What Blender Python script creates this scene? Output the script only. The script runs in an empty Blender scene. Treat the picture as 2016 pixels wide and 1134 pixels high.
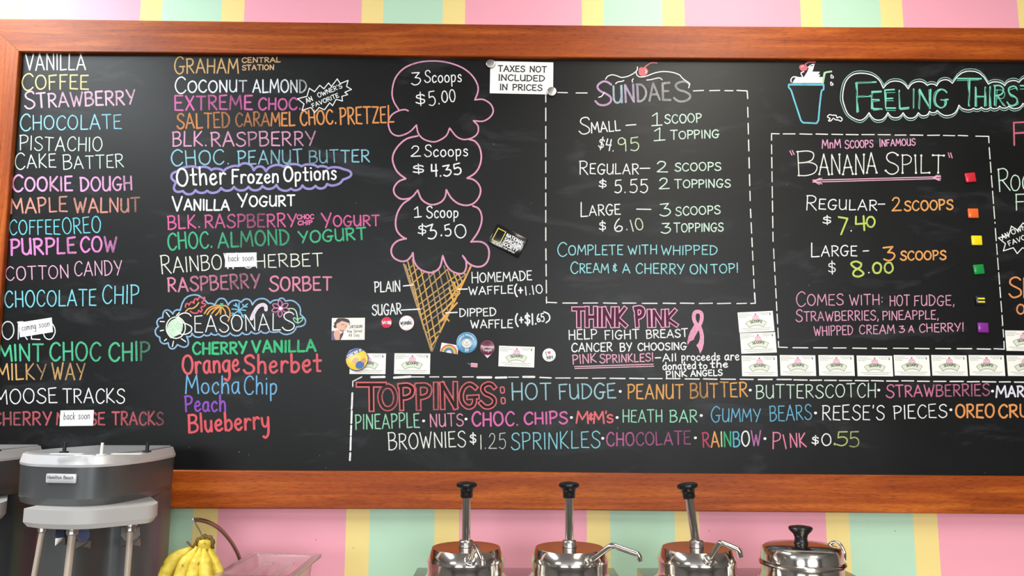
import bpy, bmesh, math, random
from mathutils import Vector, Matrix
random.seed(7)
SC = bpy.context.scene
COL = SC.collection
PI = math.pi

# ------------------------------------------------------------------ camera
F = 1568.0
CAMZ = 1.55
pitch, yaw, roll = 0.13796, 0.01048, 0.00306
cp, sp, cy, sy = math.cos(pitch), math.sin(pitch), math.cos(yaw), math.sin(yaw)
fwd = Vector((sy*cp, cy*cp, sp)); rt0 = Vector((cy, -sy, 0)); up0 = rt0.cross(fwd)
RT = math.cos(roll)*rt0 + math.sin(roll)*up0
UP = -math.sin(roll)*rt0 + math.cos(roll)*up0
FW = fwd
cam = bpy.data.cameras.new('camera')
cam.sensor_width = 36.0; cam.lens = F/2016*36.0; cam.clip_start = 0.05
camo = bpy.data.objects.new('camera', cam); COL.objects.link(camo)
camo.matrix_world = Matrix(((RT.x, UP.x, -FW.x, 0), (RT.y, UP.y, -FW.y, 0), (RT.z, UP.z, -FW.z, CAMZ), (0, 0, 0, 1)))
SC.camera = camo

# ------------------------------------------------------------------ world, light, exposure
SC.view_settings.view_transform = 'Standard'
SC.view_settings.look = 'None'
SC.view_settings.gamma = 1.0
SC.view_settings.use_curve_mapping = False
SC.view_settings.exposure = 0.3
w = bpy.data.worlds.new('World'); SC.world = w; w.use_nodes = True
w.node_tree.nodes['Background'].inputs[0].default_value = (0.95, 0.97, 1.0, 1)
w.node_tree.nodes['Background'].inputs[1].default_value = 0.6

def area(name, loc, target, sx, sy_, power, color=(1, 1, 1), spread=PI):
    l = bpy.data.lights.new(name, 'AREA'); l.shape = 'RECTANGLE'; l.size = sx; l.size_y = sy_
    l.energy = power; l.color = color; l.spread = spread
    o = bpy.data.objects.new(name, l); COL.objects.link(o); o.location = loc
    o.rotation_euler = (Vector(target)-Vector(loc)).to_track_quat('-Z', 'Y').to_euler()
    return o
# unseen window-like fill lights, added behind the viewer for board and metal reflections
area('front_fill', (-1.9, -4.05, 2.1), (-1.9, 0, 1.9), 1.9, 1.1, 54, (0.92, 0.97, 1.0))
area('front_fill', (1.5, -4.05, 2.1), (1.5, 0, 1.9), 2.2, 1.1, 82, (0.96, 0.98, 1.0))
# long ceiling lamps running towards the board, then small added washers and room fill
area('overhead_light', (-1.72, 0.78, 2.93), (-1.72, 0.9, 0), 0.55, 1.2, 31, (0.92, 0.98, 1.0))
area('overhead_light', (0.80, 0.55, 2.93), (0.80, 0.65, 0), 0.4, 1.25, 23, (1.0, 0.95, 0.82))
area('overhead_light', (-1.62, 1.60, 2.93), (-1.62, 1.78, 0), 0.4, 0.2, 9, (0.95, 0.98, 1.0))  # unseen washer added to brighten the wall top at the left
area('overhead_light', (0.55, 1.55, 2.93), (0.55, 1.72, 0), 0.35, 0.2, 3, (1.0, 0.96, 0.88))  # weaker added washer for the wall top right of the middle
area('overhead_light', (-2.6, -1.6, 2.93), (-2.6, -1.6, 0), 1.2, 0.6, 18, (0.94, 0.98, 1.0))  # added fill deeper in the room, no fixture known there
area('overhead_light', (1.6, -1.9, 2.93), (1.6, -1.9, 0), 1.2, 0.6, 22, (1.0, 0.98, 0.94))  # second added room fill, also lifts the sheen across the board

# ------------------------------------------------------------------ helpers
def s2l(c):
    c = c/255.0
    return c/12.92 if c <= 0.04045 else ((c+0.055)/1.055)**2.4
def rgb(t, a=1.0):
    return (s2l(t[0]), s2l(t[1]), s2l(t[2]), a)
def P(px, py, Y):
    """point of the plane y = Y under photograph pixel px, py"""
    d = FW + RT*((px-1008)/F) + UP*((567-py)/F)
    k = Y/d.y
    return Vector((d.x*k, Y, d.z*k+CAMZ))
def PZ(px, py, z):
    d = FW + RT*((px-1008)/F) + UP*((567-py)/F)
    k = (z-CAMZ)/d.z
    return Vector((d.x*k, d.y*k, z))

def tag(o, label=None, cat=None, group=None, kind=None):
    if label: o['label'] = label
    if cat: o['category'] = cat
    if group: o['group'] = group
    if kind: o['kind'] = kind
    return o
def empty(name, loc, label=None, cat=None, group=None, rot=None):
    o = bpy.data.objects.new(name, None); COL.objects.link(o); o.location = loc
    o.empty_display_size = 0.05
    if rot is not None: o.rotation_euler = rot
    return tag(o, label, cat, group)
def link(name, me, m, parent=None, smooth=False):
    if m: me.materials.append(m)
    if smooth:
        for p in me.polygons: p.use_smooth = True
    o = bpy.data.objects.new(name, me); COL.objects.link(o)
    if parent: o.parent = parent
    return o
def bobj(name, bm, m, parent=None, smooth=False, label=None, autos=None):
    bmesh.ops.recalc_face_normals(bm, faces=bm.faces[:])
    me = bpy.data.meshes.new(name); bm.to_mesh(me); bm.free()
    o = link(name, me, m, parent, smooth)
    if autos is not None:
        for p in me.polygons: p.use_smooth = True
        me.set_sharp_from_angle(angle=math.radians(autos))
    if label: o['label'] = label
    return o
def box(bm, c, s, bevel=0.0, mat=None, seg=2):
    r = bmesh.ops.create_cube(bm, size=1.0)
    vs = r['verts']
    for v in vs: v.co = Vector((v.co.x*s[0], v.co.y*s[1], v.co.z*s[2]))
    if bevel > 0:
        es = list({e for v in vs for e in v.link_edges})
        rb = bmesh.ops.bevel(bm, geom=es, offset=bevel, segments=seg, affect='EDGES', profile=0.5)
        vs = list({v for f in rb['faces'] for v in f.verts} | {v for v in vs if v.is_valid})
    if mat is not None:
        for v in vs: v.co = mat @ v.co
    for v in vs: v.co += Vector(c)
    return vs
def lathe(bm, prof, c=(0, 0, 0), seg=40, mat=None, cap=True):
    rings = []
    for r, z in prof:
        ring = []
        for i in range(seg):
            a = 2*PI*i/seg
            p = Vector((r*math.cos(a), r*math.sin(a), z))
            if mat is not None: p = mat @ p
            ring.append(bm.verts.new(p+Vector(c)))
        rings.append(ring)
    for a, b in zip(rings, rings[1:]):
        for i in range(seg):
            bm.faces.new((a[i], a[(i+1) % seg], b[(i+1) % seg], b[i]))
    if cap:
        if prof[0][0] > 1e-6: bm.faces.new(rings[0])
        if prof[-1][0] > 1e-6: bm.faces.new(rings[-1])
def catmull(pts, n=6, closed=False):
    pts = [Vector(p) for p in pts]
    if len(pts) < 3: return pts
    out = []
    N = len(pts)
    rng = range(N if closed else N-1)
    for i in rng:
        if closed: p0, p1, p2, p3 = pts[(i-1) % N], pts[i], pts[(i+1) % N], pts[(i+2) % N]
        else:
            p1, p2 = pts[i], pts[i+1]
            p0 = pts[i-1] if i > 0 else p1*2-p2
            p3 = pts[i+2] if i+2 < N else p2*2-p1
        for k in range(n):
            t = k/n
            out.append(0.5*((2*p1)+(p2-p0)*t+(2*p0-5*p1+4*p2-p3)*t*t+(3*p1-p0-3*p2+p3)*t*t*t))
    out.append(pts[0] if closed else pts[-1])
    return out
def tube(bm, pts, r, seg=12, cap=True, squash=None):
    """tube along pts, r a number or a list"""
    pts = [Vector(p) for p in pts]
    n = len(pts)
    rs = r if isinstance(r, (list, tuple)) else [r]*n
    rings = []
    t0 = (pts[1]-pts[0]).normalized()
    nrm = t0.orthogonal().normalized()
    for i in range(n):
        t = (pts[min(i+1, n-1)]-pts[max(i-1, 0)]).normalized()
        nrm = (nrm-t*nrm.dot(t)).normalized()
        b = t.cross(nrm)
        ring = [bm.verts.new(pts[i]+(nrm*math.cos(2*PI*k/seg)+b*math.sin(2*PI*k/seg)*(squash or 1))*rs[i]) for k in range(seg)]
        rings.append(ring)
    for a, c in zip(rings, rings[1:]):
        for k in range(seg):
            bm.faces.new((a[k], a[(k+1) % seg], c[(k+1) % seg], c[k]))
    if cap:
        bm.faces.new(rings[0]); bm.faces.new(rings[-1])
def prism(bm, poly, z0, z1, poly1=None):
    """vertical prism over plan polygon; poly1 an optional other polygon for the top"""
    a = [bm.verts.new((p[0], p[1], z0)) for p in poly]
    b = [bm.verts.new((p[0], p[1], z1)) for p in (poly1 or poly)]
    n = len(a)
    for i in range(n): bm.faces.new((a[i], a[(i+1) % n], b[(i+1) % n], b[i]))
    bm.faces.new(a); bm.faces.new(b)

# ------------------------------------------------------------------ materials
def mat(name, col, rough=0.5, metal=0.0, noise=None, bump=0.0, **kw):
    """principled material; noise=(scale, amount) varies the colour a little"""
    m = bpy.data.materials.new(name); m.use_nodes = True
    nt = m.node_tree; b = nt.nodes['Principled BSDF']
    c = rgb(col)
    b.inputs['Base Color'].default_value = c
    b.inputs['Roughness'].default_value = rough
    b.inputs['Metallic'].default_value = metal
    for k, v in kw.items(): b.inputs[k].default_value = v
    if noise or bump:
        tc = nt.nodes.new('ShaderNodeTexCoord'); n = nt.nodes.new('ShaderNodeTexNoise')
        n.inputs['Scale'].default_value = noise[0] if noise else 80
        n.inputs['Detail'].default_value = 4
        nt.links.new(tc.outputs['Object'], n.inputs['Vector'])
        if noise:
            r = nt.nodes.new('ShaderNodeMapRange')
            r.inputs['To Min'].default_value = 1-noise[1]; r.inputs['To Max'].default_value = 1+noise[1]
            nt.links.new(n.outputs['Fac'], r.inputs['Value'])
            mx = nt.nodes.new('ShaderNodeVectorMath'); mx.operation = 'SCALE'
            mx.inputs[0].default_value = c[:3]
            nt.links.new(r.outputs['Result'], mx.inputs['Scale'])
            nt.links.new(mx.outputs['Vector'], b.inputs['Base Color'])
        if bump:
            bp = nt.nodes.new('ShaderNodeBump'); bp.inputs['Strength'].default_value = bump
            bp.inputs['Distance'].default_value = 0.002
            nt.links.new(n.outputs['Fac'], bp.inputs['Height']); nt.links.new(bp.outputs['Normal'], b.inputs['Normal'])
    return m

BOARD = (37, 37, 38)
def board_mat():
    m = bpy.data.materials.new('slate_board'); m.use_nodes = True
    nt = m.node_tree; b = nt.nodes['Principled BSDF']; L = nt.links.new
    tc = nt.nodes.new('ShaderNodeTexCoord')
    n1 = nt.nodes.new('ShaderNodeTexNoise'); n1.inputs['Scale'].default_value = 2.2; n1.inputs['Detail'].default_value = 5; n1.inputs['Distortion'].default_value = 1.2
    L(tc.outputs['Object'], n1.inputs['Vector'])
    r1 = nt.nodes.new('ShaderNodeValToRGB')
    e = r1.color_ramp.elements
    e[0].position = 0.35; e[0].color = rgb((12, 12, 12)); e[1].position = 0.75; e[1].color = rgb((24, 25, 26))
    L(n1.outputs['Fac'], r1.inputs['Fac'])
    # smears of wiped chalk dust, long and soft
    mp = nt.nodes.new('ShaderNodeMapping'); mp.inputs['Scale'].default_value = (1.6, 1, 4.5); mp.inputs['Rotation'].default_value = (0, 0.5, 0)
    L(tc.outputs['Object'], mp.inputs['Vector'])
    n2 = nt.nodes.new('ShaderNodeTexNoise'); n2.inputs['Scale'].default_value = 3.0; n2.inputs['Detail'].default_value = 7; n2.inputs['Roughness'].default_value = 0.6; n2.inputs['Distortion'].default_value = 0.8
    L(mp.outputs['Vector'], n2.inputs['Vector'])
    r2 = nt.nodes.new('ShaderNodeValToRGB'); e = r2.color_ramp.elements
    e[0].position = 0.56; e[0].color = (0, 0, 0, 1); e[1].position = 0.85; e[1].color = (0.5, 0.5, 0.5, 1)
    L(n2.outputs['Fac'], r2.inputs['Fac'])
    mx = nt.nodes.new('ShaderNodeMixRGB'); L(r2.outputs['Color'], mx.inputs['Fac']); L(r1.outputs['Color'], mx.inputs['Color1'])
    mx.inputs['Color2'].default_value = rgb((78, 80, 84))
    # specks of dry chalk
    v = nt.nodes.new('ShaderNodeTexVoronoi'); v.inputs['Scale'].default_value = 26; L(tc.outputs['Object'], v.inputs['Vector'])
    r3 = nt.nodes.new('ShaderNodeValToRGB'); e = r3.color_ramp.elements
    e[0].position = 0.028; e[0].color = (1, 1, 1, 1); e[1].position = 0.045; e[1].color = (0, 0, 0, 1)
    L(v.outputs['Distance'], r3.inputs['Fac'])
    n4 = nt.nodes.new('ShaderNodeTexNoise'); n4.inputs['Scale'].default_value = 9; L(tc.outputs['Object'], n4.inputs['Vector'])
    r4 = nt.nodes.new('ShaderNodeValToRGB'); e = r4.color_ramp.elements
    e[0].position = 0.52; e[0].color = (0, 0, 0, 1); e[1].position = 0.7; e[1].color = (0.6, 0.6, 0.6, 1)
    L(n4.outputs['Fac'], r4.inputs['Fac'])
    mu = nt.nodes.new('ShaderNodeMath'); mu.operation = 'MULTIPLY'; L(r3.outputs['Color'], mu.inputs[0]); L(r4.outputs['Color'], mu.inputs[1])
    m2 = nt.nodes.new('ShaderNodeMixRGB'); L(mu.outputs[0], m2.inputs['Fac']); L(mx.outputs['Color'], m2.inputs['Color1'])
    m2.inputs['Color2'].default_value = rgb((170, 170, 172))
    L(m2.outputs['Color'], b.inputs['Base Color'])
    b.inputs['Roughness'].default_value = 0.38
    b.inputs['Specular IOR Level'].default_value = 0.24
    return m
M_BOARD = board_mat()

def chalk_mat():
    m = bpy.data.materials.new('chalk_marker'); m.use_nodes = True
    nt = m.node_tree; b = nt.nodes['Principled BSDF']; L = nt.links.new
    a = nt.nodes.new('ShaderNodeAttribute'); a.attribute_name = 'Col'
    uv = nt.nodes.new('ShaderNodeUVMap'); uv.uv_map = 'UVMap'
    sx = nt.nodes.new('ShaderNodeSeparateXYZ'); L(uv.outputs['UV'], sx.inputs[0])
    tc = nt.nodes.new('ShaderNodeTexCoord')
    n = nt.nodes.new('ShaderNodeTexNoise'); n.inputs['Scale'].default_value = 260; n.inputs['Detail'].default_value = 3
    L(tc.outputs['Object'], n.inputs['Vector'])
    n2 = nt.nodes.new('ShaderNodeTexNoise'); n2.inputs['Scale'].default_value = 28; n2.inputs['Detail'].default_value = 2
    L(tc.outputs['Object'], n2.inputs['Vector'])
    # coverage = fade + noise terms
    def math_(op, x, y):
        q = nt.nodes.new('ShaderNodeMath'); q.operation = op
        for i, s in enumerate((x, y)):
            if isinstance(s, (int, float)): q.inputs[i].default_value = s
            else: L(s, q.inputs[i])
        return q.outputs[0]
    ad = math_('ABSOLUTE', math_('SUBTRACT', sx.outputs['Y'], 0.5), 0)          # 0 centre .. .5 edge
    edge = math_('MULTIPLY', ad, 0.35)
    t = math_('ADD', math_('MULTIPLY', math_('SUBTRACT', n.outputs['Fac'], 0.5), 1.3), math_('MULTIPLY', math_('SUBTRACT', n2.outputs['Fac'], 0.5), 0.9))
    cov = math_('ADD', math_('ADD', a.outputs['Alpha'], t), math_('SUBTRACT', edge, 0.08))
    cl = nt.nodes.new('ShaderNodeClamp'); cl.inputs['Min'].default_value = 0.08; L(cov, cl.inputs['Value'])
    mx = nt.nodes.new('ShaderNodeMixRGB'); L(cl.outputs[0], mx.inputs['Fac'])
    mx.inputs['Color1'].default_value = rgb((60, 60, 62)); L(a.outputs['Color'], mx.inputs['Color2'])
    L(mx.outputs['Color'], b.inputs['Base Color'])
    b.inputs['Roughness'].default_value = 0.8; b.inputs['Specular IOR Level'].default_value = 0.2
    return m
M_CHALK = chalk_mat()

def wood_mat(name, scale, rot=(0, 0, 0)):
    m = bpy.data.materials.new(name); m.use_nodes = True
    nt = m.node_tree; b = nt.nodes['Principled BSDF']; L = nt.links.new
    tc = nt.nodes.new('ShaderNodeTexCoord')
    mp = nt.nodes.new('ShaderNodeMapping'); mp.inputs['Scale'].default_value = scale; mp.inputs['Rotation'].default_value = rot
    L(tc.outputs['Object'], mp.inputs['Vector'])
    n = nt.nodes.new('ShaderNodeTexNoise'); n.inputs['Scale'].default_value = 1.6; n.inputs['Detail'].default_value = 8; n.inputs['Roughness'].default_value = 0.62; n.inputs['Distortion'].default_value = 0.6
    L(mp.outputs['Vector'], n.inputs['Vector'])
    r = nt.nodes.new('ShaderNodeValToRGB'); e = r.color_ramp.elements
    e[0].position = 0.3; e[0].color = rgb((128, 52, 14)); e[1].position = 0.72; e[1].color = rgb((206, 112, 38))
    k = e.new(0.5); k.color = rgb((163, 74, 16))
    L(n.outputs['Fac'], r.inputs['Fac'])
    # short dark pores
    mp2 = nt.nodes.new('ShaderNodeMapping'); mp2.inputs['Scale'].default_value = tuple(26 if s < 2 else s*17 for s in scale)
    L(tc.outputs['Object'], mp2.inputs['Vector'])
    n2 = nt.nodes.new('ShaderNodeTexNoise'); n2.inputs['Scale'].default_value = 2.0; n2.inputs['Detail'].default_value = 3
    L(mp2.outputs['Vector'], n2.inputs['Vector'])
    r2 = nt.nodes.new('ShaderNodeValToRGB'); e = r2.color_ramp.elements
    e[0].position = 0.34; e[0].color = (0.55, 0.48, 0.45, 1); e[1].position = 0.47; e[1].color = (1, 1, 1, 1)
    L(n2.outputs['Fac'], r2.inputs['Fac'])
    # broad tone change along the boards
    n3 = nt.nodes.new('ShaderNodeTexNoise'); n3.inputs['Scale'].default_value = 1.7; n3.inputs['Detail'].default_value = 2; L(tc.outputs['Object'], n3.inputs['Vector'])
    r3 = nt.nodes.new('ShaderNodeMapRange'); r3.inputs['To Min'].default_value = 0.72; r3.inputs['To Max'].default_value = 1.22; L(n3.outputs['Fac'], r3.inputs['Value'])
    mx = nt.nodes.new('ShaderNodeMixRGB'); mx.blend_type = 'MULTIPLY'; mx.inputs['Fac'].default_value = 0.85
    L(r.outputs['Color'], mx.inputs['Color1']); L(r2.outputs['Color'], mx.inputs['Color2'])
    sc = nt.nodes.new('ShaderNodeVectorMath'); sc.operation = 'SCALE'; L(mx.outputs['Color'], sc.inputs[0]); L(r3.outputs['Result'], sc.inputs['Scale'])
    L(sc.outputs['Vector'], b.inputs['Base Color'])
    b.inputs['Roughness'].default_value = 0.4; b.inputs['Specular IOR Level'].default_value = 0.3
    bp = nt.nodes.new('ShaderNodeBump'); bp.inputs['Strength'].default_value = 0.15; bp.inputs['Distance'].default_value = 0.001
    L(n2.outputs['Fac'], bp.inputs['Height']); L(bp.outputs['Normal'], b.inputs['Normal'])
    return m
M_WOODH = wood_mat('stained_wood_grain_across', (1.1, 22, 22))
M_WOODV = wood_mat('stained_wood_grain_up', (22, 22, 1.1))

def stripe_mat():
    m = bpy.data.materials.new('striped_wall_paint'); m.use_nodes = True
    nt = m.node_tree; b = nt.nodes['Principled BSDF']; L = nt.links.new
    g = nt.nodes.new('ShaderNodeNewGeometry'); sx = nt.nodes.new('ShaderNodeSeparateXYZ'); L(g.outputs['Position'], sx.inputs[0])
    def math_(op, x, y):
        q = nt.nodes.new('ShaderNodeMath'); q.operation = op
        for i, s in enumerate((x, y)):
            if isinstance(s, (int, float)): q.inputs[i].default_value = s
            else: L(s, q.inputs[i])
        return q.outputs[0]
    per = 0.5915
    ph = math_('FRACT', math_('DIVIDE', math_('ADD', sx.outputs['X'], 0.1072+per*10), per), 0)
    r = nt.nodes.new('ShaderNodeValToRGB'); r.color_ramp.interpolation = 'CONSTANT'
    e = r.color_ramp.elements
    pink, yel, grn = rgb((247, 170, 188)), rgb((247, 224, 146)), rgb((190, 228, 200))
    e[0].position = 0; e[0].color = pink; e[1].position = 0.530; e[1].color = yel
    k = e.new(0.626); k.color = grn
    k = e.new(0.898); k.color = yel
    L(ph, r.inputs['Fac'])
    n = nt.nodes.new('ShaderNodeTexNoise'); n.inputs['Scale'].default_value = 3; n.inputs['Detail'].default_value = 5; L(g.outputs['Position'], n.inputs['Vector'])
    mr = nt.nodes.new('ShaderNodeMapRange'); mr.inputs['To Min'].default_value = 0.96; mr.inputs['To Max'].default_value = 1.03; L(n.outputs['Fac'], mr.inputs['Value'])
    sc = nt.nodes.new('ShaderNodeVectorMath'); sc.operation = 'SCALE'; L(r.outputs['Color'], sc.inputs[0]); L(mr.outputs['Result'], sc.inputs['Scale'])
    # tiny splashes
    v = nt.nodes.new('ShaderNodeTexVoronoi'); v.inputs['Scale'].default_value = 17; L(g.outputs['Position'], v.inputs['Vector'])
    r3 = nt.nodes.new('ShaderNodeValToRGB'); q = r3.color_ramp.elements
    q[0].position = 0.022; q[0].color = (0.6, 0.6, 0.6, 1); q[1].position = 0.034; q[1].color = (0, 0, 0, 1)
    L(v.outputs['Distance'], r3.inputs['Fac'])
    mx = nt.nodes.new('ShaderNodeMixRGB'); L(r3.outputs['Color'], mx.inputs['Fac']); L(sc.outputs['Vector'], mx.inputs['Color1']); mx.inputs['Color2'].default_value = rgb((120, 80, 70))
    L(mx.outputs['Color'], b.inputs['Base Color'])
    b.inputs['Roughness'].default_value = 0.55
    nb = nt.nodes.new('ShaderNodeTexNoise'); nb.inputs['Scale'].default_value = 120; L(g.outputs['Position'], nb.inputs['Vector'])
    bp = nt.nodes.new('ShaderNodeBump'); bp.inputs['Strength'].default_value = 0.06; bp.inputs['Distance'].default_value = 0.002
    L(nb.outputs['Fac'], bp.inputs['Height']); L(bp.outputs['Normal'], b.inputs['Normal'])
    return m
M_WALL = stripe_mat()
M_PLASTER = mat('warm_grey_plaster', (128, 126, 124), 0.8, noise=(3, 0.04))
M_CEIL = mat('ceiling_white', (205, 205, 206), 0.85, noise=(4, 0.03))
M_FLOOR = mat('floor_tile', (84, 78, 74), 0.5, noise=(6, 0.12))
M_COUNTER = mat('counter_laminate', (188, 176, 160), 0.35, noise=(40, 0.06))
M_CHROME = mat('polished_steel', (214, 208, 200), 0.13, 1.0, noise=(30, 0.05), bump=0.02)
M_BRUSH = mat('satin_steel', (190, 186, 182), 0.3, 1.0, noise=(60, 0.08))
M_STEELD = mat('warmer_steel', (170, 166, 160), 0.22, 1.0, noise=(12, 0.08))
M_KNOB = mat('black_knob_plastic', (18, 17, 17), 0.32, noise=(50, 0.1))
M_MIXBODY = mat('charcoal_metallic_paint', (98, 100, 101), 0.34, 0.5, noise=(9, 0.1))
M_MIXTRIM = mat('silver_painted_trim', (228, 228, 230), 0.4, 0.35, noise=(9, 0.04))
M_MIXTOP = mat('grey_top_plastic', (138, 140, 142), 0.4, 0.1, noise=(30, 0.06))
M_MIXLOW = mat('grey_lower_band', (192, 190, 188), 0.42, 0.1, noise=(9, 0.04))
M_BLACK = mat('black_rubber', (20, 20, 22), 0.5, noise=(40, 0.1))
M_WHITE = mat('white_card', (246, 245, 238), 0.6, noise=(20, 0.015))
M_PAPER = mat('white_paper', (250, 249, 246), 0.65, noise=(20, 0.015))
M_INK = mat('black_ink', (28, 27, 26), 0.6, noise=(90, 0.1))
M_GREYINK = mat('grey_ink', (150, 148, 146), 0.6, noise=(90, 0.1))
M_PINKP = mat('pink_print', (242, 172, 196), 0.6, noise=(60, 0.05))
M_PALEG = mat('pale_green_print', (222, 230, 204), 0.6, noise=(60, 0.04))
M_RED = mat('red_print', (214, 52, 66), 0.45, noise=(60, 0.05))
_mc = {}
def flat(col, rough=0.45):
    k = (col, rough)
    if k not in _mc: _mc[k] = mat('painted_%d_%d_%d' % col, col, rough, noise=(60, 0.04))
    return _mc[k]
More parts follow.
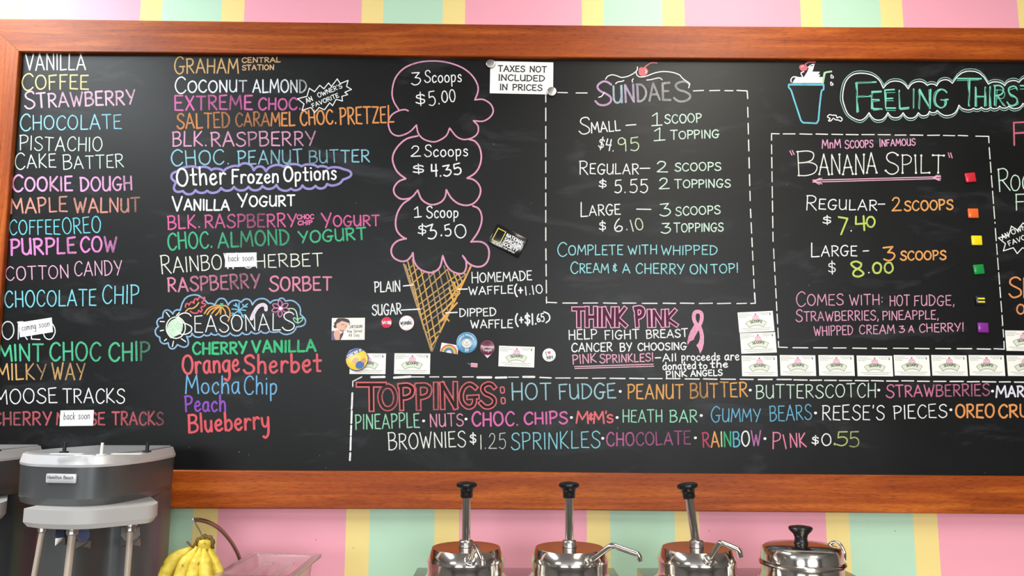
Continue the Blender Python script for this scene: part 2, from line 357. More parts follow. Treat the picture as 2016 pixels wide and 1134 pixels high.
# ------------------------------------------------------------------ stroke alphabet (cap height 1, baseline 0)
def _o(cx, cy, rx, ry, a0=90, a1=450, n=14):
    return [(cx+rx*math.cos(math.radians(a0+(a1-a0)*i/n)), cy+ry*math.sin(math.radians(a0+(a1-a0)*i/n))) for i in range(n+1)]
S_ = [(.6, .86), (.5, .97), (.32, 1), (.12, .9), (.08, .73), (.2, .58), (.42, .48), (.6, .33), (.58, .13), (.38, 0), (.16, .02), (.0, .17)]
G = {
 'A': (.74, ['l', [(0, 0), (.36, 1), (.74, 0)]], ['l', [(.13, .34), (.6, .34)]]),
 'B': (.62, ['l', [(.04, 0), (.04, 1)]], ['c', [(.0, .98), (.35, 1), (.53, .88), (.5, .64), (.28, .54), (.06, .53)]], ['c', [(.06, .53), (.42, .52), (.62, .36), (.56, .12), (.3, .0), (.02, 0)]]),
 'C': (.66, ['c', [(.66, .84), (.54, .97), (.36, 1), (.14, .84), (.02, .52), (.08, .2), (.28, .0), (.5, .02), (.66, .18)]]),
 'D': (.66, ['l', [(.04, 0), (.04, 1)]], ['c', [(0, 1), (.36, .95), (.62, .7), (.64, .4), (.46, .12), (.2, 0), (.02, 0)]]),
 'E': (.56, ['l', [(.54, 1), (.04, .98), (.04, .02), (.56, 0)]], ['l', [(.04, .52), (.44, .53)]]),
 'F': (.54, ['l', [(.54, 1), (.03, .98)]], ['l', [(.04, .98), (.05, 0)]], ['l', [(.04, .52), (.42, .53)]]),
 'G': (.72, ['c', [(.66, .86), (.54, .97), (.36, 1), (.14, .84), (.02, .52), (.08, .2), (.3, .0), (.52, .04), (.62, .2), (.62, .42)]], ['l', [(.38, .42), (.74, .43)]]),
 'H': (.66, ['l', [(.04, 1), (.04, 0)]], ['l', [(.62, 1), (.62, 0)]], ['l', [(.04, .5), (.62, .5)]]),
 'I': (.12, ['l', [(.06, 1), (.06, 0)]]),
 'J': (.5, ['c', [(.45, 1), (.45, .3), (.35, .04), (.15, 0), (0, .16)]]),
 'K': (.62, ['l', [(.05, 1), (.05, 0)]], ['l', [(.56, 1), (.07, .44), (.62, 0)]]),
 'L': (.54, ['l', [(.06, 1), (.04, 0), (.54, .02)]]),
 'M': (.86, ['l', [(.0, 0), (.1, 1), (.42, .32), (.76, 1), (.86, 0)]]),
 'N': (.68, ['l', [(.04, 0), (.05, 1), (.62, 0), (.65, 1)]]),
 'O': (.74, ['c', _o(.37, .5, .36, .5)]),
 'P': (.58, ['l', [(.05, 1), (.05, 0)]], ['c', [(.0, .98), (.34, 1), (.56, .86), (.52, .6), (.3, .48), (.06, .46)]]),
 'Q': (.76, ['c', _o(.37, .5, .36, .5)], ['l', [(.45, .25), (.76, -.05)]]),
 'R': (.62, ['l', [(.05, 1), (.05, 0)]], ['c', [(.0, .98), (.34, 1), (.55, .86), (.5, .6), (.28, .5), (.06, .49)]], ['l', [(.2, .5), (.62, 0)]]),
 'S': (.62, ['c', S_]),
 'T': (.66, ['l', [(0, 1), (.66, 1)]], ['l', [(.33, 1), (.33, 0)]]),
 'U': (.64, ['c', [(.04, 1), (.03, .5), (.06, .16), (.24, 0), (.44, .06), (.58, .3)]], ['l', [(.6, 1), (.6, .02)]]),
 'V': (.68, ['l', [(0, 1), (.32, 0), (.68, 1)]]),
 'W': (.92, ['l', [(0, 1), (.24, 0), (.46, .72), (.66, 0), (.92, 1)]]),
 'X': (.62, ['l', [(.02, 1), (.6, 0)]], ['l', [(.58, 1), (.02, 0)]]),
 'Y': (.66, ['l', [(0, 1), (.32, .46)]], ['l', [(.66, 1), (.26, 0)]]),
 'Z': (.62, ['l', [(.02, 1), (.6, .99), (.04, .01), (.62, 0)]]),
 'a': (.52, ['c', [(.46, .56), (.28, .62), (.06, .46), (.04, .16), (.2, 0), (.38, .12), (.46, .4)]], ['c', [(.46, .6), (.45, .15), (.54, .0)]]),
 'b': (.5, ['l', [(.05, 1), (.05, .02)]], ['c', [(.05, .1), (.24, 0), (.46, .16), (.46, .42), (.28, .58), (.06, .44)]]),
 'c': (.46, ['c', [(.44, .5), (.3, .62), (.1, .5), (.03, .26), (.14, .04), (.3, .0), (.46, .1)]]),
 'd': (.52, ['c', [(.46, .5), (.28, .6), (.06, .44), (.04, .16), (.2, 0), (.38, .1), (.46, .3)]], ['l', [(.48, 1), (.48, 0)]]),
 'e': (.48, ['c', [(.06, .3), (.32, .34), (.43, .46), (.3, .62), (.1, .5), (.03, .26), (.14, .04), (.3, .0), (.48, .12)]]),
 'f': (.4, ['c', [(.4, .94), (.26, 1), (.18, .8), (.18, 0)]], ['l', [(.02, .56), (.36, .56)]]),
 'g': (.52, ['c', [(.44, .54), (.28, .62), (.06, .46), (.04, .18), (.2, .02), (.38, .14), (.46, .4)]], ['c', [(.48, .6), (.48, .1), (.46, -.3), (.3, -.48), (.12, -.4)]]),
 'h': (.5, ['l', [(.05, 1), (.05, 0)]], ['c', [(.05, .36), (.2, .58), (.38, .58), (.46, .36), (.47, 0)]]),
 'i': (.12, ['l', [(.06, .6), (.06, 0)]], ['l', [(.06, .84), (.06, .87)]]),
 'k': (.48, ['l', [(.05, 1), (.05, 0)]], ['l', [(.42, .6), (.07, .26), (.48, 0)]]),
 'l': (.12, ['l', [(.06, 1), (.06, 0)]]),
 'm': (.78, ['l', [(.05, .6), (.05, 0)]], ['c', [(.05, .36), (.18, .58), (.34, .56), (.39, .3), (.4, 0)]], ['c', [(.4, .36), (.52, .58), (.68, .56), (.73, .3), (.74, 0)]]),
 'n': (.5, ['l', [(.05, .6), (.05, 0)]], ['c', [(.05, .36), (.2, .58), (.38, .58), (.45, .36), (.46, 0)]]),
 'o': (.52, ['c', _o(.26, .3, .24, .3, n=10)]),
 'p': (.5, ['l', [(.05, .6), (.05, -.36)]], ['c', [(.05, .46), (.2, .6), (.42, .54), (.46, .28), (.32, .04), (.1, .04)]]),
 'r': (.4, ['l', [(.05, .6), (.05, 0)]], ['c', [(.05, .34), (.16, .54), (.28, .6), (.42, .54)]]),
 's': (.42, ['c', [(.4, .52), (.26, .62), (.08, .52), (.12, .38), (.32, .28), (.4, .14), (.24, 0), (.02, .08)]]),
 't': (.42, ['l', [(.2, .96), (.19, .04), (.38, .02)]], ['l', [(0, .6), (.42, .62)]]),
 'u': (.5, ['c', [(.04, .6), (.05, .2), (.18, 0), (.34, .08), (.44, .3)]], ['l', [(.45, .6), (.46, 0)]]),
 'v': (.46, ['l', [(0, .6), (.22, 0), (.46, .6)]]),
 'w': (.68, ['l', [(0, .6), (.18, 0), (.34, .5), (.5, 0), (.68, .6)]]),
 'x': (.46, ['l', [(0, .6), (.44, 0)]], ['l', [(.44, .6), (0, 0)]]),
 'y': (.5, ['c', [(.04, .6), (.06, .25), (.2, .1), (.36, .16), (.44, .36)]], ['c', [(.47, .6), (.45, .1), (.4, -.3), (.22, -.5), (.08, -.42)]]),
 'z': (.46, ['l', [(.02, .6), (.44, .59), (.02, .01), (.46, 0)]]),
 '0': (.6, ['c', _o(.3, .5, .28, .5)]),
 '1': (.16, ['l', [(.08, 1), (.08, 0)]]),
 '|': (.56, ['l', [(.06, .78), (.32, 1), (.3, 0)]], ['l', [(.02, 0), (.56, .02)]]),
 '2': (.62, ['c', [(.06, .8), (.2, 1), (.42, .98), (.5, .76), (.38, .46), (.02, .02)]], ['l', [(.02, .01), (.62, .02)]]),
 '3': (.58, ['l', [(.04, .97), (.5, 1)]], ['c', [(.5, 1), (.36, .78), (.24, .6)]], ['c', [(.24, .6), (.5, .54), (.58, .3), (.42, .04), (.2, -.02), (0, .1)]]),
 '4': (.58, ['l', [(.08, 1), (.04, .46), (.56, .48)]], ['l', [(.46, 1), (.46, 0)]]),
 '5': (.56, ['l', [(.54, 1), (.12, .97)]], ['c', [(.12, .97), (.1, .75), (.09, .56)]], ['c', [(.09, .56), (.36, .62), (.54, .42), (.5, .12), (.28, -.02), (.02, .06)]]),
 '6': (.54, ['c', [(.42, 1), (.2, .8), (.04, .44), (.06, .12), (.26, 0), (.48, .1), (.5, .32), (.3, .44), (.1, .28)]]),
 '7': (.56, ['l', [(0, 1), (.54, .92), (.18, 0)]]),
 '8': (.56, ['c', [(.44, .86), (.24, 1), (.04, .86), (.16, .6), (.42, .42), (.54, .18), (.34, 0), (.12, .1), (.16, .38), (.42, .62), (.46, .84)]]),
 '9': (.54, ['c', [(.46, .8), (.3, 1), (.08, .88), (.04, .62), (.22, .5), (.42, .62), (.48, .86)]], ['c', [(.48, .86), (.48, .4), (.44, 0)]]),
 '$': (.56, ['c', [(.52, .72), (.4, .84), (.12, .8), (.08, .62), (.28, .5), (.5, .38), (.46, .16), (.2, .12), (.02, .22)]], ['l', [(.3, 1.04), (.28, -.06)]]),
 '.': (.14, ['l', [(.07, .02), (.08, .05)]]),
 ',': (.16, ['l', [(.1, .08), (.04, -.14)]]),
 "'": (.12, ['l', [(.06, 1.02), (.04, .84)]]),
 '!': (.14, ['l', [(.08, 1.04), (.07, .24)]], ['l', [(.07, .02), (.07, .05)]]),
 ':': (.14, ['l', [(.07, .3), (.07, .34)]], ['l', [(.07, .72), (.07, .76)]]),
 '-': (.4, ['l', [(0, .48), (.4, .5)]]),
 '+': (.4, ['l', [(0, .5), (.4, .5)]], ['l', [(.2, .74), (.2, .24)]]),
 '(': (.22, ['c', [(.22, 1.08), (.04, .8), (.0, .4), (.08, .1), (.22, -.08)]]),
 ')': (.22, ['c', [(0, 1.08), (.18, .8), (.22, .4), (.14, .1), (0, -.08)]]),
 '&': (.5, ['c', [(.46, .76), (.28, .84), (.08, .7), (.22, .54), (.3, .52)]], ['c', [(.3, .52), (.08, .42), (.06, .18), (.26, .08), (.48, .18)]], ['l', [(.28, 1), (.28, -.04)]]),
 ' ': (.4,),
}
GAP = .2

class Ink:
    """collects flat ribbons; mp maps 2-D drawing coordinates (+ layer) to 3-D"""
    def __init__(s, mp):
        s.mp = mp; s.k = 0; s.v = []; s.f = []; s.c = []; s.uv = []
    def _strip(s, pts, w, col, layer, fade, caps=True, ext=0):
        n = len(pts)
        if n < 2: return
        s.k = (s.k+1) % 50; layer = layer+s.k*.014      # each stroke a hair in front of the last
        tg = []
        for i in range(n):
            a, b = pts[max(i-1, 0)], pts[min(i+1, n-1)]
            d = (b[0]-a[0], b[1]-a[1]); l = math.hypot(*d) or 1e-9
            tg.append((d[0]/l, d[1]/l))
        if ext:
            pts = list(pts)
            pts[0] = (pts[0][0]-tg[0][0]*ext, pts[0][1]-tg[0][1]*ext)
            pts[-1] = (pts[-1][0]+tg[-1][0]*ext, pts[-1][1]+tg[-1][1]*ext)
        L = []; R = []
        for i in range(n):
            t = tg[i]; wi = (w[i] if isinstance(w, list) else w)/2
            L.append((pts[i][0]-t[1]*wi, pts[i][1]+t[0]*wi)); R.append((pts[i][0]+t[1]*wi, pts[i][1]-t[0]*wi))
        def add(poly, uvs, dl=0):
            b = len(s.v)
            for p in poly: s.v.append(s.mp(p[0], p[1], layer+dl))
            s.f.append(tuple(range(b, b+len(poly))))
            for u in uvs: s.uv.append(u); s.c.append((col[0], col[1], col[2], fade))
        for i in range(n-1):
            add((L[i], L[i+1], R[i+1], R[i]), ((0, 1), (1, 1), (1, 0), (0, 0)), i*.0022)
        if caps:
            for i, sg in ((0, -1), (n-1, 1)):
                t = tg[i]; wi = (w[i] if isinstance(w, list) else w)/2
                poly = []; uvs = []
                for k in range(6):
                    a = PI*k/5
                    ox = -t[1]*math.cos(a)+sg*t[0]*math.sin(a); oy = t[0]*math.cos(a)+sg*t[1]*math.sin(a)
                    poly.append((pts[i][0]+ox*wi, pts[i][1]+oy*wi)); uvs.append((0, .5+.5*math.cos(a)))
                add(poly, uvs, -.003 if sg < 0 else n*.0022+.003)
    def stroke(s, pts, w, col, curve=False, layer=0, fade=1.0, caps=True, ext=0, closed=False, n=5):
        if curve:
            pts = [(p[0], p[1]) for p in catmull([(a, b, 0) for a, b in pts], n, closed)]
            s._strip(pts, w, col, layer, fade, caps, ext)
        else:
            if closed: pts = list(pts)+[pts[0]]
            for a, b in zip(pts, pts[1:]): s._strip([a, b], w, col, layer, fade, caps, ext)
    def fill(s, poly, col, layer=0, fade=1.0):
        from mathutils.geometry import tessellate_polygon
        tris = tessellate_polygon([[Vector((p[0], p[1], 0)) for p in poly]])
        for t in tris:
            b = len(s.v)
            for i in t:
                s.v.append(s.mp(poly[i][0], poly[i][1], layer)); s.uv.append((0, .5)); s.c.append((col[0], col[1], col[2], fade))
            s.f.append((b, b+1, b+2))
    def text(s, txt, x0, x1, y0, y1, h, w, col, first=1.0, fade=(1.0,), jit=.012, layer=0, cols=None, outline=None, dots=0, serif=False, arc=None, up=-1):
        ws = []
        for i, ch in enumerate(txt):
            k = first if i == 0 else 1.0
            ws.append(G[ch][0]*k)
        tot = sum(ws)+GAP*(len(txt)-1)
        base0 = 0
        def put(passw, passcol, lay, ext, caps):
            random.seed(hash_(txt)+int(x0))
            x = 0
            for i, ch in enumerate(txt):
                k = first if i == 0 else 1.0
                rot = random.uniform(-1, 1)*.03*(jit/.012); dy = random.uniform(-1, 1)*jit*1.6; sc = 1+random.uniform(-1, 1)*jit*3
                t = (i/(len(txt)-1)) if len(txt) > 1 else 0
                if len(fade) == 1: fd = fade[0]
                else:
                    q = t*(len(fade)-1); j = min(int(q), len(fade)-2); fd = fade[j]+(fade[j+1]-fade[j])*(q-j)
                c = passcol or (cols[i] if cols else col)
                for st in G[ch][1:]:
                    pts = []
                    for (a, b) in st[1]:
                        a = a*k; b = b*k*sc-(k-1)*.22
                        a, b = a-b*rot, b+a*rot+dy
                        a += random.uniform(-1, 1)*jit; b += random.uniform(-1, 1)*jit
                        u = (x+a)/tot
                        if arc:
                            cx, cy, R, a0, a1 = arc
                            an = math.radians(a0+(a1-a0)*u); rr = R+b*h
                            pts.append((cx+rr*math.cos(an), cy+rr*math.sin(an)))
                        else:
                            dd = math.hypot(x1-x0, y1-y0); nx, ny = (-(y1-y0)/dd, (x1-x0)/dd)
                            pts.append((x0+(x1-x0)*u+up*nx*b*h, y0+(y1-y0)*u+up*ny*b*h))
                    ww = passw*random.uniform(.92, 1.08) if jit else passw
                    s.stroke(pts, ww, c, curve=(st[0] == 'c'), layer=lay, fade=fd, caps=caps, ext=ext)
                    if dots and st[0] == 'l' or dots and ch in 'S':
                        for q in (pts[0], pts[-1]): s.stroke([(q[0]-.3, q[1]), (q[0]+.3, q[1])], dots, c, layer=lay, fade=1)
                    if serif:
                        sw = h*.15
                        for q, o_ in ((pts[0], pts[1]), (pts[-1], pts[-2])):
                            if abs(q[0]-o_[0]) < abs(q[1]-o_[1])*1.1 and st[0] == 'l':
                                s.stroke([(q[0]-sw, q[1]), (q[0]+sw, q[1])], passw*.55, c, layer=lay, caps=False)
                x += ws[i]+GAP
        if outline:
            put(outline[0], None, layer, outline[0]*.5, False)
            put(outline[1], outline[2], layer+1, outline[1]*.5, False)
        else: put(w, None, layer, 0, True)
    def build(s, name, m, parent=None, label=None):
        me = bpy.data.meshes.new(name)
        me.from_pydata([tuple(v) for v in s.v], [], s.f)
        uv = me.uv_layers.new(name='UVMap')
        ca = me.color_attributes.new('Col', 'FLOAT_COLOR', 'CORNER')
        uv.data.foreach_set('uv', [q for u in s.uv for q in u])
        ca.data.foreach_set('color', [q for c in s.c for q in c])
        me.update()
        o = link(name, me, m, parent)
        if label: o['label'] = label
        return o
def hash_(t):
    r = 7
    for ch in t: r = (r*31+ord(ch)) % 100003
    return r

YB = 2.0          # front of the slate panel
YR = 1.985        # front of the frame
YW = 2.02         # wall behind
def bmap(px, py, layer): return P(px, py, YB-0.0002-0.00012*layer)
# ------------------------------------------------------------------ the room
def sbox(name, x0, x1, y0, y1, z0, z1, m):
    bm = bmesh.new(); box(bm, ((x0+x1)/2, (y0+y1)/2, (z0+z1)/2), (x1-x0, y1-y0, z1-z0))
    return tag(bobj(name, bm, m), kind='structure')
sbox('wall_back', -4.2, 4.2, YW, YW+.12, 0, 3.0, M_WALL)
sbox('wall_left', -4.32, -4.2, -4.2, YW+.12, 0, 3.0, M_PLASTER)
sbox('wall_right', 4.2, 4.32, -4.2, YW+.12, 0, 3.0, M_PLASTER)
sbox('floor', -4.32, 4.32, -4.32, YW+.12, -.1, 0, M_FLOOR)
sbox('ceiling', -4.32, 4.32, -4.32, YW+.12, 3.0, 3.1, M_CEIL)
# unseen front wall; two added openings set high to shape the board's reflections
bm = bmesh.new()
for x0, x1, z0, z1 in ((-4.2, -2.9, 0, 3), (-.9, .35, 0, 3), (2.7, 4.2, 0, 3), (-2.9, -.9, 0, 1.5), (-2.9, -.9, 2.7, 3), (.35, 2.7, 0, 1.5), (.35, 2.7, 2.7, 3)):
    box(bm, ((x0+x1)/2, -4.26, (z0+z1)/2), (x1-x0, .12, z1-z0))
tag(bobj('wall_front', bm, M_PLASTER), kind='structure')

# ------------------------------------------------------------------ chalkboard: panel, frame rails, everything drawn on it
board = empty('chalkboard', (0, YB, 1.2), 'large black menu chalkboard in a brown wooden frame, covered in coloured chalk lettering', 'chalkboard')
INV = Matrix.Translation((0, -YB, -1.2))
def onboard(o):
    o.parent = board; o.matrix_parent_inverse = INV
    return o
XR = 1.95
pl = lambda px, py: P(px, py, YB)
bm = bmesh.new(); box(bm, ((-1.30+XR)/2, YB+.006, 1.55+.359), (XR+1.30, .012, 1.135))
onboard(bobj('slate_panel', bm, M_BOARD, None))
def fat(pts, n=4):
    return catmull([(p[0], p[1], 0) for p in pts], n)
def rail(name, A, B, m):
    """A, B: matching lists of front corner points (world), joined as a moulded bar of 3.5 cm depth"""
    bm = bmesh.new(); n = len(A); e = .0022
    rows = []
    for a, b in zip(A, B):
        d = (b-a).normalized()
        y0 = Vector((0, e, 0)); yb = Vector((0, YW-YR-.001, 0))
        rows.append([bm.verts.new(q) for q in (a+yb, a+y0, a+d*e, b-d*e, b+y0, b+yb)])
    for r, q in zip(rows, rows[1:]):
        for k in range(6): bm.faces.new((r[k], r[(k+1) % 6], q[(k+1) % 6], q[k]))
    bm.faces.new(rows[0]); bm.faces.new(rows[-1])
    return onboard(bobj(name, bm, m))
def ext(pts, xe):
    """pixel points -> world, with the last one carried level to x = xe"""
    w_ = [P(p.x, p.y, YR) for p in fat(pts)]
    w_.append(Vector((xe, YR, w_[-1].z)))
    return w_
Tt = ext([(-30, 36), (475, 42), (960, 47.5), (1300, 50.7), (2016, 54.5)], XR)
Tb = ext([(38, 101), (500, 105), (960, 111.5), (1300, 114), (2016, 117.5)], XR)
Bt = ext([(-24, 922), (475, 927), (960, 929), (1300, 932.5), (2016, 938)], XR)
Bb = ext([(-80, 1001), (475, 1001.5), (960, 1002.7), (1300, 1006), (2016, 1012.3)], XR)
Tt[0] = P(-34, 36, YR); Bb[0] = P(-112, 999, YR)
rail('top_rail', Tt, Tb, M_WOODH)
rail('bottom_rail', Bt, Bb, M_WOODH)
rail('left_rail', [Tt[0]+Vector((0, .0004, -.0006)), Bb[0]+Vector((0, .0004, .0006))], [Tb[0]+Vector((-.0008, .0004, 0)), Bt[0]+Vector((-.0008, .0004, 0))], M_WOODV)
rail('right_rail', [Tb[-1]+Vector((.001, 0, 0)), Bt[-1]+Vector((.001, 0, 0))], [Tt[-1]+Vector((.09, 0, 0)), Bb[-1]+Vector((.09, 0, 0))], M_WOODV)

_cl = {}
def lin(c):
    if c not in _cl: _cl[c] = rgb(tuple((q*.89+20)*(1.0 if min(c) > 200 else .95) if max(c) > 90 else q for q in c))[:3]
    return _cl[c]
WH = (240, 243, 242); OFF = (232, 236, 226); MINTW = (208, 234, 216)
def W(label, col, wd, words, name='chalk_writing'):
    par = None
    if len(words) > 1:
        par = empty(name, (0, YB, 1.2), label); onboard(par)
    for n_, t in enumerate(words):
        ink = Ink(bmap); ink.k = n_*7
        op = dict(t[6]) if len(t) > 6 else {}
        if 'cols' in op: op['cols'] = [lin(c) for c in op['cols']]
        if 'outline' in op: op['outline'] = (op['outline'][0], op['outline'][1], lin(op['outline'][2]))
        wd_ = op.pop('w', wd)*(.84 if op.get('w', wd) > 2.4 else .9); c = lin(op.pop('c', col))
        ink.text(t[0], t[1], t[2], t[3], t[4], t[5], wd_, c, layer=op.pop('layer', 1), **op)
        if par is None: onboard(ink.build(name, M_CHALK, None, label))
        else:
            o = ink.build('chalk_word', M_CHALK, None); o.parent = par; o.matrix_parent_inverse = INV
F_ = lambda *a: {'fade': a}
def ff(first, *a):
    d = {'first': first}
    if a: d['fade'] = a
    return d
# left column of flavours
W('flavour VANILLA in white at the top of the left column', WH, 3, [('VANILLA', 51, 168, 137.7, 137, 30)])
W('flavour COFFEE in pale yellow', (228, 218, 150), 3.2, [('COFFEE', 43, 174, 176.5, 175, 28, ff(1.18))])
W('flavour STRAWBERRY in pale pink', (240, 190, 218), 4, [('STRAWBERRY', 49, 266, 212.7, 204.6, 27, ff(1.25, 1, 1, .7, .65, .95, .95, .7))])
W('flavour CHOCOLATE in light blue', (150, 216, 236), 3, [('CHOCOLATE', 40, 239, 256, 253, 27.5, ff(1.15, 1, 1, .95, .8))])
W('flavour PISTACHIO in greenish white', MINTW, 2.3, [('PISTACHIO', 39, 201, 295, 298, 26.5, ff(1.1))])
W('flavour CAKE BATTER in greenish white', MINTW, 2.3, [('CAKE', 30, 110, 332, 329, 26, ff(1.2)), ('BATTER', 125, 243, 333, 329, 25, ff(1.1))])
W('flavour COOKIE DOUGH in orchid pink', (240, 168, 218), 4.3, [('COOKIE', 25, 142, 376, 375, 27, ff(1.15, 1, 1, 1, .7, 1)), ('DOUGH', 159, 260, 376, 374, 26.5, F_(1, 1, .9, .7))])
W('flavour MAPLE WALNUT in salmon', (226, 150, 132), 4, [('MAPLE', 22, 132, 420.5, 416, 28, F_(1, .9, .8, .75)), ('WALNUT', 147, 275, 418, 417, 27, F_(.75, .95, .9, .35))])
W('cookie flavour name in cyan', (104, 208, 222), 2.7, [('COFFEE', 19, 118, 461.5, 461, 28), ('OREO', 124, 199, 461, 457, 31)])
W('flavour PURPLE COW in bright orchid', (238, 135, 210), 5, [('PURPLE', 22, 149, 502, 498, 31, F_(1, 1, .95, .7)), ('COW', 159, 229, 495.5, 496, 28.5, F_(1, 1, .55))])
W('flavour COTTON CANDY in thin pink', (240, 178, 212), 2.5, [('COTTON', 12, 135.5, 552, 547, 25.5), ('CANDY', 147, 240, 543, 541, 28)])
W('flavour CHOCOLATE CHIP in aqua', (120, 218, 234), 3, [('CHOCOLATE', 10, 189, 604.5, 601, 31), ('CHIP', 202, 273, 597, 597, 35)])
W('large cookie flavour name in white, half hidden by a slip', WH, 2.6, [('OREO', 3.6, 109, 668.5, 668, 34.5)])
W('flavour MINT CHOC CHIP in green', (72, 200, 144), 4.6, [('MINT', -3, 85, 711, 710, 32, F_(1.05, .85)), ('CHOC', 99, 197, 710, 709, 35, F_(.85, .75)), ('CHIP', 215, 294, 710, 708, 35, F_(.9, .8, .3))])
W('flavour MILKY WAY in tan', (228, 176, 104), 3.4, [('MILKY', -6, 91, 748, 746, 30, F_(1.1, .9, .45)), ('WAY', 103, 167, 747, 747, 31, F_(.7, .6))])
W('flavour MOOSE TRACKS in white', WH, 2.6, [('MOOSE', -10, 112, 795.5, 792.5, 28), ('TRACKS', 124, 245, 793, 793, 28)])
W('flavour CHERRY MOOSE TRACKS in faded red at the foot of the left column', (206, 84, 96), 4.2, [('CHERRY', -14, 100, 836.5, 836.5, 25, F_(.4, .55, .85)), ('MOOSE', 112, 206, 836, 836, 24, F_(.7, .8)), ('TRACKS', 221, 321, 836, 836, 25, F_(.9, .55, .6, .7, .25))])
# second column
TAN = (222, 174, 108)
W('flavour GRAHAM in tan chalk', TAN, 3.2, [('GRAHAM', 344, 469, 144, 144, 28, ff(1.14)), ])
W('small words CENTRAL STATION in tan', (226, 178, 126), 2.3, [('CENTRAL', 476.6, 551.6, 123, 122, 9.5), ('STATION', 477, 539, 138, 137, 9.5)])
W('flavour COCONUT ALMOND in white', (232, 238, 244), 3.3, [('COCONUT', 345, 486, 182, 181, 22.5, ff(1.38, 1, 1, 1, .7)), ('ALMOND', 498, 603, 182, 182, 24.5, F_(1, 1, .9, .45))])
W('flavour EXTREME CHOC in magenta pink', (228, 104, 180), 4.2, [('EXTREME', 344, 496, 216.5, 214.5, 27, ff(1.06, 1, 1, .5, .9, .5, .9)), ('CHOC.', 509, 592, 216, 215, 22, F_(.8, .75, .55))])
W('words AN OWNER\'S FAVORITE in white inside a starburst', WH, 1.7, [("AN", 604, 616, 203, 197.5, 9), ("OWNER'S", 627, 674, 192, 172.5, 8.5), ('FAVORITE', 616, 667.5, 212, 190.5, 8)])
W('flavour SALTED CARAMEL CHOC PRETZEL in orange', (240, 150, 78), 3.8, [('SALTED', 349, 452, 253.5, 250, 29, F_(.75, .8, .45)), ('CARAMEL', 464, 580, 248.5, 247, 26, F_(.35, .35, .45, .9, .9)), ('CHOC.', 592, 662, 247, 243, 28), ('PRETZEL', 670, 775, 244.5, 240.5, 32)])
PK = (234, 164, 202)
W('flavour BLK. RASPBERRY in light pink', PK, 3.5, [('BLK.', 340, 407, 288, 287, 28), ('RASPBERRY', 416, 621, 288, 286, 27, F_(.9, .95, .6, .9, .9, .6))])
W('flavour CHOC. PEANUT BUTTER in pale blue', (140, 208, 226), 3.3, [('CHOC.', 337, 451, 325.5, 323, 28, ff(1.12)), ('PEANUT', 469, 595, 324, 320.5, 26, F_(1, .9, .6, .8)), ('BUTTER', 609, 727, 321.5, 318, 24, F_(.45, .6, .9, .9))])
W('heading Other Frozen Options in bold white inside a cloud', (250, 250, 250), 4.3, [('Other', 349, 444, 367, 361, 34), ('Frozen', 457, 548, 361.5, 359, 28), ('Options', 559, 662, 357, 353, 28)])
W('option VANILLA YOGURT in bold white', (248, 250, 248), 4, [('VANILLA', 340, 451, 413.5, 413.5, 20.5, ff(1.38)), ('YOGURT', 469, 580, 406.5, 405, 20, ff(1.28))])
W('option BLK. RASPBERRY YOGURT in deep pink', (228, 96, 158), 3.7, [('BLK.', 331, 394, 451, 448, 26), ('RASPBERRY', 404, 583, 448.5, 446, 25, F_(.85, .8, .5, .35, .9, 1)), ('YOGURT', 633.6, 747, 446.5, 444, 20.5, ff(1.32, 1, .9))])
W('small words CHOC CHIP in pink', (240, 112, 172), 2.7, [('CHOC', 585, 617.6, 431.5, 430.5, 8.5), ('CHIP', 587, 615, 443, 442, 8)])
W('option CHOC. ALMOND YOGURT in green', (62, 186, 132), 4.2, [('CHOC.', 331, 418, 491, 486.5, 31, ff(1.05)), ('ALMOND', 430, 569, 487.5, 481, 29, F_(.75, .6, .7)), ('YOGURT', 589, 721, 478.5, 470.5, 22.5)])
W('option RAINBOW SHERBET in cream white, its middle hidden by a slip', (236, 240, 222), 2.6, [('RAINBOW', 318, 466, 538, 528, 30, ff(1.18)), ('SHERBET', 481, 635, 528, 523, 25)])
W('option RASPBERRY SORBET in rose', (236, 140, 170), 4.3, [('RASPBERRY', 331, 511, 574.5, 566.5, 27, F_(.9, .6, .6, .45, .5)), ('SORBET', 531, 652, 572.5, 571, 25.5, ff(1.1))])
W('heading SEASONALS in thin white', WH, 2.5, [('S', 346.5, 378, 658.5, 658, 42), ('EASONAL', 383, 552, 654.5, 649, 32), ('S', 556, 579, 650.7, 650.5, 35)])
W('seasonal CHERRY VANILLA in bright green', (58, 204, 130), 5.2, [('CHERRY', 380, 485.5, 697, 695.5, 22), ('VANILLA', 497, 621, 693.5, 691, 21.5, F_(1, .9, .75))])
W('seasonal Orange Sherbet in red', (236, 92, 102), 5.6, [('Orange', 360, 471, 736, 731, 36), ('Sherbet', 480, 632, 734.5, 731, 36)])
W('seasonal Mocha Chip in blue', (108, 178, 226), 3.6, [('Mocha', 366, 471, 774.5, 774, 35), ('Chip', 481, 545, 776, 776, 35)])
W('seasonal Peach in purple', (146, 76, 200), 4.4, [('Peach', 365, 444, 810, 809, 30)])
W('seasonal Blueberry in red', (236, 86, 96), 5.6, [('Blueberry', 372, 530, 851, 843, 35.5)])
